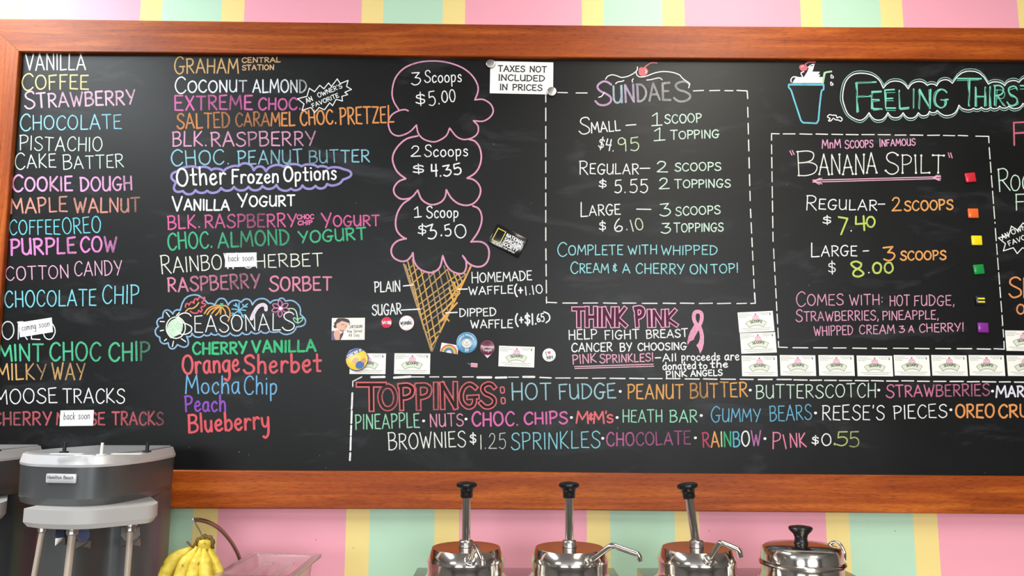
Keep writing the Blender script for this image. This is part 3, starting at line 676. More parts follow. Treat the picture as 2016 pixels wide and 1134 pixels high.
# cone prices
W('price 3 Scoops $5.00 in white in the top scoop', WH, 2.6, [('3', 810, 827.5, 166.5, 166, 23), ('Scoops', 836, 908.6, 162.5, 161, 23), ('$', 819, 838, 207, 206, 24), ('5.', 845, 866, 208, 205, 27), ('00', 870, 897, 201.5, 200, 23)])
W('price 2 Scoops $4.35 in white in the middle scoop', WH, 2.7, [('2', 809, 827.5, 307.5, 307, 19.5), ('Scoops', 836, 921, 308.5, 307, 22.5), ('$', 813, 836, 342, 341, 18), ('4.', 849, 869, 348, 347, 24, {'w': 3.4}), ('35', 874, 908.6, 347, 342, 20.5, {'w': 3.2})])
W('price 1 Scoop $3.50 in white in the bottom scoop', WH, 2.7, [('|', 816, 829.5, 428, 427, 20), ('Scoop', 840, 902, 429, 428, 22), ('$', 823, 840, 462, 461, 20), ('3.', 844, 871, 471, 464, 26, {'w': 3.3}), ('5', 877, 889, 465, 463, 22, {'w': 3.1}), ('0', 896, 919, 469, 468, 26, {'w': 3})])
W('cone kinds PLAIN and SUGAR in white left of the cone', WH, 2.8, [('PLAIN', 738, 788, 575, 573.5, 20), ('SUGAR', 733, 790, 620.5, 618, 21)])
W('cone kind HOMEMADE WAFFLE in white right of the cone', WH, 2.6, [('HOMEMADE', 929, 1047, 556.5, 551, 18, ff(1.15)), ('WAFFLE', 923, 1010, 580.5, 577, 15), ('(+', 1014, 1029, 582, 581, 21, {'w': 3.6}), ('1.10', 1034, 1069, 581, 577, 16.5)])
W('cone kind DIPPED WAFFLE in white right of the cone', WH, 2.7, [('DIPPED', 905, 976, 623, 621.5, 15), ('WAFFLE', 927, 1009, 646, 645, 15.5), ('(+$1.', 1016, 1056, 641, 638, 21, {'w': 3.6}), ('65', 1058, 1072, 634, 632, 15), (')', 1075, 1084, 634, 632, 19, {'w': 3.4})])
# sundaes
LG = (186, 178, 200)
W('heading SUNDAES in faded lilac', LG, 5, [('S', 1172, 1204, 207, 206.5, 46, {'c': (200, 160, 200)}), ('UNDAE', 1208, 1320, 202.5, 196, 33, {'cols': [(176, 196, 214), (196, 176, 210), (180, 174, 186), (176, 172, 180), (182, 178, 184)], 'fade': (.85, .7)}), ('S', 1327, 1359, 199.5, 199, 38, {'c': (180, 180, 182), 'fade': (.7,)})])
GW = (206, 236, 216)
W('size SMALL with 1 SCOOP and 1 TOPPING in white and pale green', WH, 2.4, [('S', 1140, 1160.5, 264, 264, 32), ('MALL', 1165, 1221, 262, 257, 20), ('-', 1232, 1252, 256, 255, 20), ('$4.', 1177, 1208, 292, 298, 22), ('95', 1219, 1258.7, 299, 295, 26, {'c': (206, 230, 190)}), ('|', 1283, 1303, 247, 246, 25, {'c': GW}), ('SCOOP', 1309, 1381, 243.5, 240, 16.5, {'c': GW}), ('|', 1287, 1309, 277.5, 276, 25, {'c': GW}), ('TOPPING', 1320, 1415, 274, 271, 15.5, {'c': GW, 'first': 1.15})])
W('size REGULAR with 2 SCOOPS and 2 TOPPINGS in white and pale green', WH, 2.4, [('REGULAR', 1141, 1257, 342, 343, 20, ff(1.32)), ('-', 1260, 1280, 341, 341, 20), ('2', 1293, 1314.5, 338.5, 339, 20, {'c': GW}), ('SCOOPS', 1329, 1419, 337, 335, 15.5, {'c': GW}), ('$', 1179, 1194, 370, 370, 17), ('5.', 1210, 1232, 379.5, 379, 24), ('55', 1240, 1275, 378.5, 378, 26), ('2', 1298, 1318, 372, 371.5, 20, {'c': GW}), ('TOPPINGS', 1328, 1438, 370, 368.5, 15.5, {'c': GW, 'first': 1.15})])
W('size LARGE with 3 SCOOPS and 3 TOPPINGS in white and pale green', WH, 2.4, [('LARGE', 1143, 1221, 425, 422, 20, ff(1.36)), ('-', 1252, 1280, 421, 422, 20), ('3', 1300, 1320, 425, 424.5, 23, {'c': GW}), ('SCOOPS', 1330.5, 1418, 424.5, 421, 16, {'c': GW}), ('$', 1180, 1193.5, 454.5, 454, 19), ('6.', 1211, 1236, 456.5, 453, 25), ('10', 1245, 1267.6, 456, 450, 23, {'c': (222, 234, 200)}), ('3', 1302, 1320, 459, 458.5, 19.5, {'c': GW}), ('TOPPINGS', 1327, 1424, 457, 455, 16, {'c': GW, 'first': 1.1})])
AQ = (150, 226, 234)
W('line COMPLETE WITH WHIPPED in aqua', AQ, 2.5, [('COMPLETE', 1098, 1226, 502.5, 501, 19, ff(1.45)), ('WITH', 1237.5, 1293, 501, 499.5, 17), ('WHIPPED', 1302, 1411.5, 501.5, 501, 18)])
W('line CREAM & A CHERRY ON TOP! in aqua', AQ, 2.6, [('CREAM', 1124, 1198, 537.5, 536.5, 18, ff(1.25)), ('&', 1207, 1215, 535, 534.5, 15), ('A', 1226, 1240, 537.5, 537, 18), ('CHERRY', 1252, 1347, 538, 539, 19), ('ON', 1359, 1392, 539.5, 538, 18), ('TOP!', 1400, 1453, 538, 536, 17)])
# think pink
W('heading THINK PINK in pink outline capitals', (246, 176, 208), 9, [('THINK', 1130, 1231, 641, 641, 33, {'outline': (10, 6, (84, 40, 62)), 'jit': .006}), ('P', 1253, 1268, 641, 640, 35, {'outline': (10, 6, (84, 40, 62)), 'jit': .006}), ('INK', 1277, 1331, 641, 639.5, 28, {'outline': (9.5, 5.7, (84, 40, 62)), 'jit': .006})])
W('line HELP FIGHT BREAST in white', WH, 2.7, [('HELP', 1120, 1175, 668.5, 667, 18.5), ('FIGHT', 1191, 1258.5, 668, 666.5, 17.5), ('BREAST', 1273, 1354, 666, 663, 15.5)])
W('line CANCER BY CHOOSING in white', WH, 2.8, [('CANCER', 1125.5, 1205, 692.5, 691, 16.5), ('BY', 1221, 1244, 691.5, 690.5, 15.5), ('CHOOSING', 1256, 1351, 690, 688, 14)])
W('line PINK SPRINKLES! in pink, underlined', (244, 172, 200), 2.6, [('PINK', 1128, 1174, 717, 713, 17), ('SPRINKLES!', 1181, 1286, 714.5, 711, 15.5, ff(1.1))])
W('note All proceeds are donated to the PINK ANGELS in white', WH, 2.8, [('-', 1290, 1300, 711, 711, 14), ('All', 1305, 1331, 711.5, 710.5, 14.5), ('proceeds', 1342, 1417, 709.5, 709, 14.5), ('are', 1427, 1455, 709, 709, 16), ('donated', 1305, 1370, 728, 726, 14.5), ('to', 1376, 1392, 726, 725.5, 12.5), ('the', 1399, 1432.5, 723.5, 723, 13.5, {'w': 3}), ('PINK', 1312, 1352, 743.5, 741, 12), ('ANGELS', 1360, 1422, 741, 739, 11)])
# right of the middle
TEAL = (120, 222, 190)
W('heading FEELING THIRSTY in teal', TEAL, 3.6, [('F', 1684, 1724, 220, 219, 58), ('EELING', 1715, 1866, 214.5, 211, 36), ('T', 1885, 1931, 209, 208, 53), ('HIRSTY', 1919, 2058, 208, 207, 38)])
W('second thin pass of the teal heading', TEAL, 1.3, [('F', 1687, 1722, 221, 220, 56, {'jit': .02}), ('EELING', 1717.5, 1864, 216, 212.5, 35, {'jit': .03}), ('T', 1887, 1929, 210, 209, 52, {'jit': .02}), ('HIRSTY', 1922, 2060, 210, 209, 36, {'jit': .03})])
OR = (246, 166, 84); LM = (196, 220, 96); P2 = (232, 158, 194)
W('words MnM Scoops Infamous in thin pink', (240, 166, 204), 2.2, [('MnM', 1619, 1655, 292, 291, 17), ('SCOOPS', 1664, 1719, 292, 289.5, 14, ff(1.15)), ('INFAMOUS', 1732, 1802, 288, 286, 12.5, ff(1.25))])
W('heading BANANA SPILT in off-white with dotted letter ends', OFF, 2.5, [('B', 1570, 1608, 346, 344, 47), ('ANANA', 1613, 1726, 343.5, 340.5, 39, {'dots': 4}), ('SPILT', 1744, 1858, 341, 340, 35, {'first': 1.22, 'dots': 4})])
W('size REGULAR in white with 2 SCOOPS in orange', WH, 2.4, [('REGULAR', 1587, 1726, 411.5, 414, 20, ff(1.38)), ('-', 1729, 1742, 412, 412, 20), ('2', 1756, 1774, 415.5, 415, 25, {'c': OR, 'w': 3.4}), ('SCOOPS', 1781, 1876, 415, 412, 19, {'c': OR, 'w': 3.4}), ('$', 1620, 1637, 441.5, 441, 16), ('7', 1650, 1668, 461, 461, 35, {'c': LM, 'w': 4}), ('.', 1674, 1677, 455, 455, 12, {'w': 3}), ('4', 1684, 1706, 454, 453, 27, {'c': LM, 'w': 4}), ('0', 1706, 1723, 447, 446, 20, {'c': LM, 'w': 4})])
W('size LARGE in white with 3 SCOOPS in orange', WH, 2.4, [('LARGE', 1597, 1687, 504, 503.5, 20, ff(1.34)), ('-', 1700, 1711, 504, 503.5, 20), ('3', 1740, 1762, 513, 512, 26, {'c': OR, 'w': 3.6}), ('SCOOPS', 1773, 1862, 512, 511, 17, {'c': OR, 'w': 3.4}), ('$', 1631, 1646, 538.5, 538, 23), ('8', 1675, 1701, 545, 544, 30, {'c': LM, 'w': 4}), ('.', 1709, 1712, 537, 537, 10, {'w': 3}), ('00', 1718, 1758.5, 537.5, 537, 20, {'c': LM, 'w': 4})])
W('lines COMES WITH HOT FUDGE, STRAWBERRIES, PINEAPPLE, WHIPPED CREAM & A CHERRY! in thin rose', P2, 2.2, [('COMES', 1568, 1660, 602, 600, 21, ff(1.3)), ('WITH:', 1673, 1738, 601, 600, 20), ('HOT', 1752, 1790.5, 602, 601, 20), ('FUDGE,', 1800, 1879, 602, 601, 20), ('STRAWBERRIES,', 1567, 1730, 632.5, 630, 18.5, ff(1.25)), ('PINEAPPLE,', 1738, 1848, 630, 628, 17), ('WHIPPED', 1603, 1679, 661, 658.5, 18), ('CREAM', 1692, 1761, 657.5, 656.5, 16.5), ('3', 1771, 1781, 654.5, 654, 12), ('A', 1789, 1799, 654, 654, 13), ('CHERRY!', 1810, 1897, 654, 652, 16, {})])
W('red letter F at the right edge', (222, 104, 122), 4, [('FL', 1994, 2062, 285, 284, 47)])
W('words in greenish white at the right edge, starting ROO', GW, 2.7, [('R', 1967, 1988.5, 377, 376, 45), ('OOT', 1990, 2052, 375.5, 374, 30), ('FL', 1999, 2048, 414, 413, 31)])
W('words AN OWNER\'S FAVORITE in the right starburst', WH, 1.8, [('AN', 1974, 1987, 472, 466, 10), ("OWNER'S", 1993, 2048, 462, 439, 9.5), ('FAVORITE', 1987, 2048, 484, 459, 9)])
W('orange letters at the right edge', (244, 150, 82), 4, [('S', 1987, 2011, 586, 585, 40), ('H', 2015, 2030, 586, 586, 40), ('O', 2002, 2017, 618, 618, 19)])
# toppings
W('heading TOPPINGS in red outline capitals', (226, 104, 110), 11, [('T', 706, 757, 806, 806, 48, {'outline': (11, 5.6, (42, 26, 26)), 'jit': .006}), ('OPPINGS', 748, 974, 804.5, 800.5, 45, {'outline': (11, 5.4, (42, 26, 26)), 'jit': .006, 'fade': (.6, .95, .5, .75, .85, 1)})])
BL = (158, 206, 218)
W('topping HOT FUDGE in pale blue', BL, 3.4, [('HOT', 1008, 1085, 787, 786.5, 33), ('FUDGE', 1101, 1212, 786, 783.5, 29)])
W('topping PEANUT BUTTER in orange', (236, 166, 88), 3.6, [('PEANUT', 1236, 1345, 785, 784, 28), ('BUTTER', 1359, 1471, 783.5, 780.5, 28, F_(.6, .75, 1))])
W('topping BUTTERSCOTCH in greenish white', MINTW, 2.3, [('BUTTERSCOTCH', 1489, 1724, 784.5, 781.5, 26)])
W('topping STRAWBERRIES in rose', (222, 116, 160), 3.2, [('STRAWBERRIES', 1745, 1948, 782, 778.5, 22.5, ff(1.12, 1, .95, .6, .6, .5))])
W('topping starting MARS in bold lilac white at the right edge', (232, 228, 246), 4.2, [('MARSH', 1961.5, 2048, 782, 780, 20, ff(1.15))])
W('topping PINEAPPLE in mint', (150, 226, 184), 2.8, [('PINEAPPLE', 700, 826, 845, 841, 28)])
W('topping NUTS in pink', (228, 148, 176), 2.8, [('NUTS', 847, 912, 840.5, 838, 24)])
W('topping CHOC. CHIPS in hot pink', (232, 108, 178), 4.2, [('CHOC.', 930, 1020, 838.5, 837.5, 26), ('CHIPS', 1032, 1117, 835, 834, 23)])
W('candy topping name in red', (240, 108, 116), 4, [('M', 1135, 1158, 833, 833, 23), ('&', 1160, 1167, 827, 827, 13), ('M', 1169, 1189, 833, 833, 23), ("'", 1192, 1194, 832, 832, 22), ('S', 1196, 1207, 832, 831, 15)])
W('candy bar topping name in mint', (150, 228, 190), 2.8, [('HEATH', 1226, 1304, 831, 830.5, 24), ('BAR', 1319, 1372.5, 831, 831, 23)])
W('topping GUMMY BEARS in blue', (100, 182, 220), 2.6, [('GUMMY', 1400, 1497, 829.5, 830.5, 25, ff(1.22)), ('BEARS', 1516, 1597.5, 829, 826, 29)])
W('peanut candy topping name in white', WH, 2.5, [("REESE'S", 1619, 1741, 826, 827, 28), ('PIECES', 1760, 1864, 825, 821, 26)])
W('cookie crumb topping name in orange, cut by the right edge', (248, 158, 84), 4.3, [('OREO', 1882, 1957, 821.5, 821.5, 26), ('CRUM', 1967, 2050, 822, 820, 24)])
W('topping BROWNIES with $1.25 in white', (234, 238, 230), 2.6, [('BROWNIES', 765, 917, 885, 879, 30, ff(1.08)), ('$', 925.5, 938, 873.5, 873, 21, {'w': 3}), ('1.25', 945, 996, 884, 882, 29, {'w': 2, 'fade': (.85, .6)})])
W('topping SPRINKLES in cyan', (128, 208, 222), 2.7, [('SPRINKLES', 1007, 1181, 885.5, 881, 32)])
W('topping CHOCOLATE in fading plum', (206, 96, 160), 3.3, [('CHOCOLATE', 1195, 1359, 878, 874, 25, F_(.95, .8, .55, .45, .45, .6, .35))])
W('topping RAINBOW with each letter another colour', WH, 3.4, [('RAINBOW', 1384, 1498, 880.5, 877, 29, {'cols': [(190, 66, 96), (244, 164, 84), (214, 224, 150), (60, 188, 124), (90, 186, 214), (236, 244, 244), (180, 104, 162)]})])
W('topping PINK in rose with $0.55', (238, 130, 166), 3, [('P', 1521, 1536, 884, 884, 32), ('I', 1545, 1550, 884, 883, 27), ('NK', 1556, 1587, 881, 879, 27), ('$', 1598, 1612, 875, 875, 17, {'c': WH}), ('0', 1618, 1637, 877.5, 877, 23, {'c': WH}), ('.', 1642, 1644, 875, 875, 20, {'c': (182, 200, 112), 'w': 5}), ('5', 1646, 1668, 877, 877, 26, {'c': (182, 200, 112)}), ('5', 1672, 1691, 880, 880, 30, {'c': (182, 200, 112), 'fade': (.7,)})])

# ------------------------------------------------------------------ drawings in chalk
def D(label, name='chalk_drawing'):
    ink = Ink(bmap)
    ink.done = lambda: onboard(ink.build(name, M_CHALK, None, label))
    return ink
def cr(ox, oy, k): return lambda *p: [(ox+x/k, oy+y/k) for x, y in p]
def scallop(ink, cusps, bulge, w_, col, layer=0, fade=1.0, closed=True, flip=1):
    """arcs from cusp to cusp, bulging by bulge * chord to the outside"""
    n = len(cusps)
    for i in range(n if closed else n-1):
        a, b = cusps[i], cusps[(i+1) % n]
        bu = bulge[i % len(bulge)] if isinstance(bulge, (list, tuple)) else bulge
        dx, dy = b[0]-a[0], b[1]-a[1]
        nx, ny = dy*flip, -dx*flip
        pts = []
        for k in range(9):
            t = k/8
            h_ = bu*4*t*(1-t); h_ = bu*(1-abs(2*t-1)**2.6)
            pts.append((a[0]+dx*t+nx*h_, a[1]+dy*t+ny*h_))
        ink.stroke(pts, w_, lin(col), layer=layer, fade=fade)
def dashes(ink, a, b, on=17, off=10, w_=2.2, jit=2.5, start=0):
    L_ = math.hypot(b[0]-a[0], b[1]-a[1]); ux, uy = (b[0]-a[0])/L_, (b[1]-a[1])/L_
    t = start
    while t < L_:
        e = min(L_, t+on+random.uniform(-jit, jit))
        ink.stroke([(a[0]+ux*t, a[1]+uy*t+random.uniform(-.4, .4)), (a[0]+ux*e, a[1]+uy*e+random.uniform(-.4, .4))], w_*random.uniform(.9, 1.1), lin((236, 236, 232)), layer=0)
        t = e+off+random.uniform(-jit, jit)*.6
d = D('white dashed frame around the sundae prices', 'chalk_border')
d.stroke([(1074.5, 184), (1074.5, 201)], 2, lin(WH)); dashes(d, (1074.5, 213), (1074.5, 480), 24, 10); dashes(d, (1074.7, 490), (1076, 597), 22, 9)
for a, b in (((1098, 182), (1117, 182.5)), ((1134, 183), (1156, 183)), ((1365, 179), (1385, 178)), ((1397, 178.5), (1417, 178)), ((1427, 178.5), (1443, 178.5))): d.stroke([a, b], 2, lin(WH))
d.stroke([(1451, 178), (1471, 179), (1472, 194)], 2.2, lin(WH))
dashes(d, (1472, 211), (1477, 400), 20, 12); dashes(d, (1477.5, 412), (1486, 590), 19, 10)
d.stroke([(1486, 578), (1487, 597), (1478, 597.5)], 2.2, lin(WH)); d.stroke([(1075.5, 590), (1076, 595), (1096, 596)], 2.2, lin(WH))
dashes(d, (1108, 596.5), (1470, 597.5), 27, 11)
d.done()
d = D('white dashed frame around the banana split prices', 'chalk_border')
d.stroke([(1519, 276), (1519, 263), (1534, 263.5)], 2, lin(WH)); dashes(d, (1542, 263.5), (1905, 267), 24, 8, 2); d.stroke([(1921, 268), (1946.5, 268.5), (1947, 281)], 2, lin(WH))
dashes(d, (1519, 285), (1522, 480), 20, 8, 2); dashes(d, (1523, 490), (1532.5, 668), 20, 8, 2)
d.stroke([(1532.5, 672), (1533, 683.5), (1550, 684)], 2, lin(WH)); dashes(d, (1561, 684.5), (1950, 687), 27, 12, 2.2); d.stroke([(1957, 686.5), (1977, 687.5), (1976.5, 672)], 2, lin(WH))
dashes(d, (1947.5, 291), (1959, 440), 22, 7, 2); dashes(d, (1959.5, 450), (1976, 664), 22, 7, 2)
d.done()
d = D('white dashed line around the toppings list, some dashes drawn thick', 'chalk_border')
d.stroke([(712, 742), (694.5, 751), (694.5, 761)], 2.4, lin(WH), fade=.8)
for a, b, q in (((731, 742.5), (757, 742), 4.4), ((776, 743.5), (808, 741.5), 4.6), ((811, 742), (835, 742), 2.2), ((846, 742), (864, 742), 2), ((873, 742), (898, 742), 2), ((911, 742), (932, 742), 2), ((940, 743), (967, 743), 4.4), ((976, 743.5), (997, 743), 4), ((1001, 742.5), (1021, 742.5), 2), ((1030, 742), (1052, 742), 4), ((1063, 743), (1085, 744), 2.6)):
    d.stroke([a, b], q, lin((246, 246, 244)))
dashes(d, (1094, 744), (1560, 747.5), 27, 9, 2.4); dashes(d, (1563, 748), (2030, 752.5), 24, 7, 2.4)
for i, (y0, y1) in enumerate(((774, 796), (798, 805), (809, 833), (838, 857), (861, 886), (892, 906))):
    t = (y0-750)/160; d.stroke([(694.5-5.5*t, y0), (694.5-5.5*t-.8, y1)], 3.6, lin((246, 246, 244)))
d.done()
for x, y in ((1221, 770.6), (1477, 768), (1730, 768), (1954, 770), (834, 828.6), (917.5, 825), (1125, 822), (1215, 822), (1380.6, 818), (1605.6, 813), (1872, 806.7), (1186.7, 863), (1369, 862), (1506, 863.5)):
    ink = Ink(bmap); ink.stroke([(x-.4, y), (x+.4, y)], 5.2, lin((250, 250, 250)), layer=2)
    onboard(ink.build('chalk_dot', M_CHALK))
# colon of TOPPINGS and TO extras
d = D('red outlined colon after the toppings heading')
for cx_, cy_ in ((989, 768), (990.5, 789)): d.stroke([(cx_-3.5, cy_-5), (cx_+3, cy_-5), (cx_+3.5, cy_+4.5), (cx_-2.5, cy_+5)], 2.4, lin((232, 110, 116)), curve=True, closed=True)
d.done()
# cloud round Other Frozen Options
c6 = cr(300, 310, 4.361)
d = D('lavender cloud outline around Other Frozen Options')
scallop(d, c6((205, 212), (215, 118), (400, 92), (505, 108), (610, 118), (740, 74), (870, 110), (975, 118), (1130, 80), (1280, 76), (1420, 82), (1510, 94), (1632, 98), (1636, 190), (1500, 228), (1400, 244), (1288, 240), (1190, 268), (1065, 235), (945, 245), (825, 252), (700, 252), (590, 262), (470, 285), (370, 280), (262, 288)),
        [.5, .14, .18, .16, .12, .3, .35, .2, .14, .14, .14, .1, .8, .2, .3, .25, .25, .25, .25, .28, .25, .26, .24, .22, .3, .55], 4.6, (158, 146, 214))
d.done()
# starbursts
sb = [(1160, 455), (1240, 435), (1260, 365), (1305, 395), (1350, 340), (1385, 370), (1425, 320), (1450, 350), (1500, 285), (1525, 325), (1593, 298), (1580, 350), (1622, 375), (1565, 400), (1590, 420), (1540, 435), (1545, 475), (1490, 460), (1460, 515), (1435, 490), (1390, 550), (1345, 530), (1305, 575), (1275, 530), (1198, 555), (1215, 500)]
d = D('white zigzag starburst beside COCONUT ALMOND')
d.stroke(cr(320, 90, 4.361)(*sb), 1.9, lin(WH), closed=True, layer=2); d.done()
d = D('white zigzag starburst cut by the right edge')
d.stroke([(x+1379.5+(x-586)*.12, y+274+(y-194)*.12) for x, y in cr(320, 90, 4.361)(*sb)], 2, lin(WH), closed=True); d.done()
# the three scoops
PS = (236, 158, 194)
s1 = cr(720, 90, 4.93); s2 = cr(720, 270, 4.93); s3 = cr(720, 460, 4.93)
d = D('pink outline of the top scoop of ice cream')
for q in (((325, 628), (272, 540), (256, 450), (285, 320), (370, 220), (500, 165), (640, 148), (780, 160), (920, 205), (1020, 275), (1080, 365), (1090, 440), (1060, 525)), ((1060, 525), (1140, 522), (1210, 565), (1238, 630), (1210, 690), (1140, 732), (1045, 728)), ((1045, 728), (1090, 780), (1085, 850), (1030, 895), (950, 910), (880, 880), (815, 800)), ((815, 800), (780, 875), (700, 925), (640, 932), (560, 905), (510, 850), (492, 770)), ((492, 770), (440, 825), (380, 860), (310, 875), (250, 845), (222, 780), (225, 720), (260, 665), (325, 630), (380, 620), (412, 632))):
    d.stroke(s1(*q), 2.9, lin(PS), curve=True)
d.done()
d = D('pink outline of the middle scoop of ice cream')
for q in (((505, -12), (400, 15), (320, 80), (270, 160), (262, 230), (290, 310), (330, 360), (388, 403)), ((388, 403), (320, 430), (275, 490), (280, 550), (330, 595), (390, 600), (450, 580), (505, 515)), ((505, 515), (540, 600), (600, 645), (660, 655), (730, 630), (770, 580), (783, 512)), ((783, 512), (830, 590), (900, 645), (980, 662), (1050, 640), (1100, 580), (1115, 510), (1090, 450), (1040, 410), (985, 398)), ((985, 398), (1060, 350), (1105, 280), (1122, 190), (1105, 100), (1060, 40), (1005, 22))):
    d.stroke(s2(*q), 3.3, lin(PS), curve=True)
d.done()
d = D('pink outline of the bottom scoop of ice cream')
for q in (((430, 600), (360, 650), (310, 730), (290, 820), (300, 900), (340, 955), (392, 988)), ((1022, 1018), (1090, 920), (1125, 820), (1120, 740), (1090, 690), (1040, 668))):
    d.stroke(s2(*q), 3.3, lin(PS), curve=True)
for q in (((392, 100), (310, 125), (262, 165)),):
    pass
for q in (((392, 47), (310, 70), (260, 120), (248, 180), (275, 235), (340, 267), (400, 260), (440, 220), (458, 185)), ((458, 185), (470, 270), (520, 340), (600, 375), (660, 372), (720, 325), (748, 215)), ((748, 215), (780, 300), (830, 360), (900, 388), (950, 380), (975, 330), (972, 260), (942, 215)), ((942, 215), (990, 280), (1060, 318), (1130, 315), (1180, 270), (1198, 190), (1180, 120), (1120, 80), (1022, 78))):
    d.stroke(s3(*q), 3.5, lin(PS), curve=True, layer=2)
d.done()
# the cone
d = D('orange and tan lattice of the waffle cone')
CO = (232, 176, 88); CT = (190, 156, 110)
def ctop(x):
    T = [(795, 519), (812, 511), (820, 528), (835, 536), (848, 536), (862, 529), (872, 520), (880, 532), (893, 538), (905, 539), (915, 536), (920, 522), (928, 523)]
    for (a, b), (c_, e_) in zip(T, T[1:]):
        if a <= x <= c_: return b+(e_-b)*(x-a)/(c_-a)
    return 525
def lx(y): return 795+(y-519)*(849-795)/(690-519)
def rx(y): return 927-(y-523)*(927-852)/(686-523)
d.stroke([(795, 520), (849, 690)], 3.4, lin(CT), layer=0, fade=.9); d.stroke([(798, 522), (820, 590)], 3, lin(CT), fade=.85)
d.stroke([(927, 524), (866, 654)], 3.6, lin((244, 178, 74))); d.stroke([(864, 658), (851, 692)], 2.2, lin((150, 140, 125)), fade=.6)
d.stroke([(862, 662), (849, 682)], 2.6, lin(CO))
for x0, xs, c_, fd in ((803, .31, CO, .9), (812, .30, CO, .9), (829, .29, CO, .95), (843, .285, CT, .9), (853, .28, CT, .8), (863, .275, CT, .55), (874, .30, CT, .5), (882, .36, CO, .9), (893, .42, CO, 1), (902, .5, CO, 1), (913, .6, CO, 1)):
    y = ctop(x0); x = x0; y0 = y
    while y < 690 and x < rx(y)-1 and x > lx(y)-1:
        y += 2; x += 2*xs*(.62 if y > 600 and x0 < 870 else .85)
    d.stroke([(x0, y0), ((x0+x)/2+1, (y0+y)/2), (x, y)], 2.5, lin(c_), curve=True, fade=fd, layer=1)
for i, y0 in enumerate((533, 545, 560, 575, 589, 601, 611, 620, 630, 640, 655, 668)):
    x = lx(y0)+2; y = y0; xa, ya = x, y
    while x < rx(y)-1 and y > ctop(x)+1:
        x += 2; y -= 2*(.95 if i < 5 else .78)
        if x > 940: break
    d.stroke([(xa, ya), (x, y)], 2.3, lin(CO if i % 3 else CT), fade=.85, layer=1)
for a, b in (((868, 632), (900, 596)), ((872, 614), (905, 577)), ((885, 588), (916, 548)), ((864, 634), (886, 612)), ((884, 567), (892, 590)), ((893, 555), (900, 574)), ((872, 618), (884, 632))):
    d.stroke([a, b], 3, lin((244, 182, 84)), layer=2)
d.done()
d = D('white leader strokes from the cone kinds to the cone')
for q in (((794, 563), (813, 561)), ((790, 610.5), (826, 608.5)), ((901, 569.5), (920, 569)), ((877, 616), (900, 615))): d.stroke(list(q), 2.4, lin(WH), layer=3)
d.done()
# sundae flourish and cherry
sd = cr(1140, 110, 7.086)
d = D('white syrup flourish over the sundae heading')
for q in (((370, 325), (400, 285), (455, 265), (520, 275), (590, 300), (680, 285), (760, 245), (808, 200), (815, 155)), ((795, 225), (810, 270), (850, 293), (930, 285), (1050, 240), (1170, 218), (1300, 230), (1400, 265), (1440, 310), (1500, 355), (1540, 390), (1530, 445)), ((510, 388), (540, 365), (600, 355), (625, 342)), ((755, 320), (742, 342), (745, 365)), ((945, 337), (1010, 330), (1080, 312), (1130, 310), (1160, 335)), ((275, 578), (315, 562), (352, 512))):
    d.stroke(sd(*q), 2, lin((246, 244, 238)), curve=True, layer=3)
d.done()
d = D('pink cherry on the sundae heading')
d.fill(sd((830, 215), (835, 175), (870, 155), (905, 170), (935, 165), (965, 205), (955, 250), (920, 280), (870, 285), (838, 260)), lin((228, 118, 124)), layer=2)
d.stroke(sd((905, 170), (950, 130), (1010, 98), (1085, 100)), 2.4, lin((230, 130, 130)), curve=True, layer=2)
d.stroke(sd((925, 200), (945, 220), (925, 240)), 1.6, lin((250, 230, 226)), layer=4)
d.done()
# pink ribbon
d = D('solid pink awareness ribbon')
rb = cr(1100, 590, 6.72)
d.fill(rb((1848, 395), (1880, 340), (1905, 400), (1922, 480), (1920, 580), (1900, 660), (1870, 715), (1850, 650), (1820, 605), (1850, 570), (1868, 510), (1865, 455)), lin((246, 168, 200)), layer=1)
d.fill(rb((1790, 335), (1800, 300), (1850, 350), (1850, 400), (1830, 440), (1800, 490), (1785, 530), (1740, 550), (1705, 600), (1700, 560), (1715, 490), (1740, 420)), lin((240, 158, 192)), layer=1)
d.stroke(rb((1835, 385), (1875, 310), (1893, 240), (1885, 180), (1845, 158), (1800, 172), (1786, 230), (1800, 290), (1850, 370)), 7.4, lin((246, 168, 200)), curve=True, layer=2)
d.done()
d = D('double pink underline below PINK SPRINKLES')
d.stroke([(1131, 721.7), (1286, 717)], 1.9, lin((246, 190, 208))); d.stroke([(1132, 725.4), (1287, 721)], 1.9, lin((246, 190, 208))); d.done()
# cup
cu = cr(1540, 110, 7.086)
d = D('blue drinking cup outline')
d.stroke(cu((92, 400), (92, 440), (125, 485), (165, 610), (215, 760), (260, 900)), 3.2, lin((104, 202, 224)), curve=True)
d.stroke(cu((260, 900), (290, 932), (480, 940), (505, 900)), 3.2, lin((104, 202, 224)))
d.stroke(cu((505, 900), (522, 700), (548, 495), (575, 470), (578, 402)), 3.2, lin((104, 202, 224)), curve=True)
d.stroke(cu((92, 400), (578, 402)), 3.6, lin((104, 202, 224))); d.done()
d = D('white hatched whipped cream on the cup')
for q in (((125, 365), (122, 330), (150, 295), (200, 295), (250, 315), (282, 295), (262, 240), (300, 220)), ((360, 160), (400, 130), (445, 120), (412, 175), (405, 230), (470, 235), (480, 265), (440, 300), (500, 315), (548, 350), (550, 375))):
    d.stroke(cu(*q), 2.2, lin(WH), curve=True, layer=1)
for i in range(25):
    x = 150+i*16; hgt = 75 if (x < 260 or x > 460) else (150 if x < 430 else 110)
    d.stroke(cu((x, 375), (x+hgt*.62, 375-hgt)), 2.0, lin(WH), layer=1)
for i in range(5): d.stroke(cu((355+i*14, 225), (385+i*13, 150)), 2, lin(WH), layer=1)
d.done()
d = D('pink cherry on the whipped cream')
d.fill(cu((235, 165), (245, 130), (285, 118), (330, 125), (352, 155), (345, 195), (300, 212), (260, 205)), lin((224, 110, 122)), layer=3)
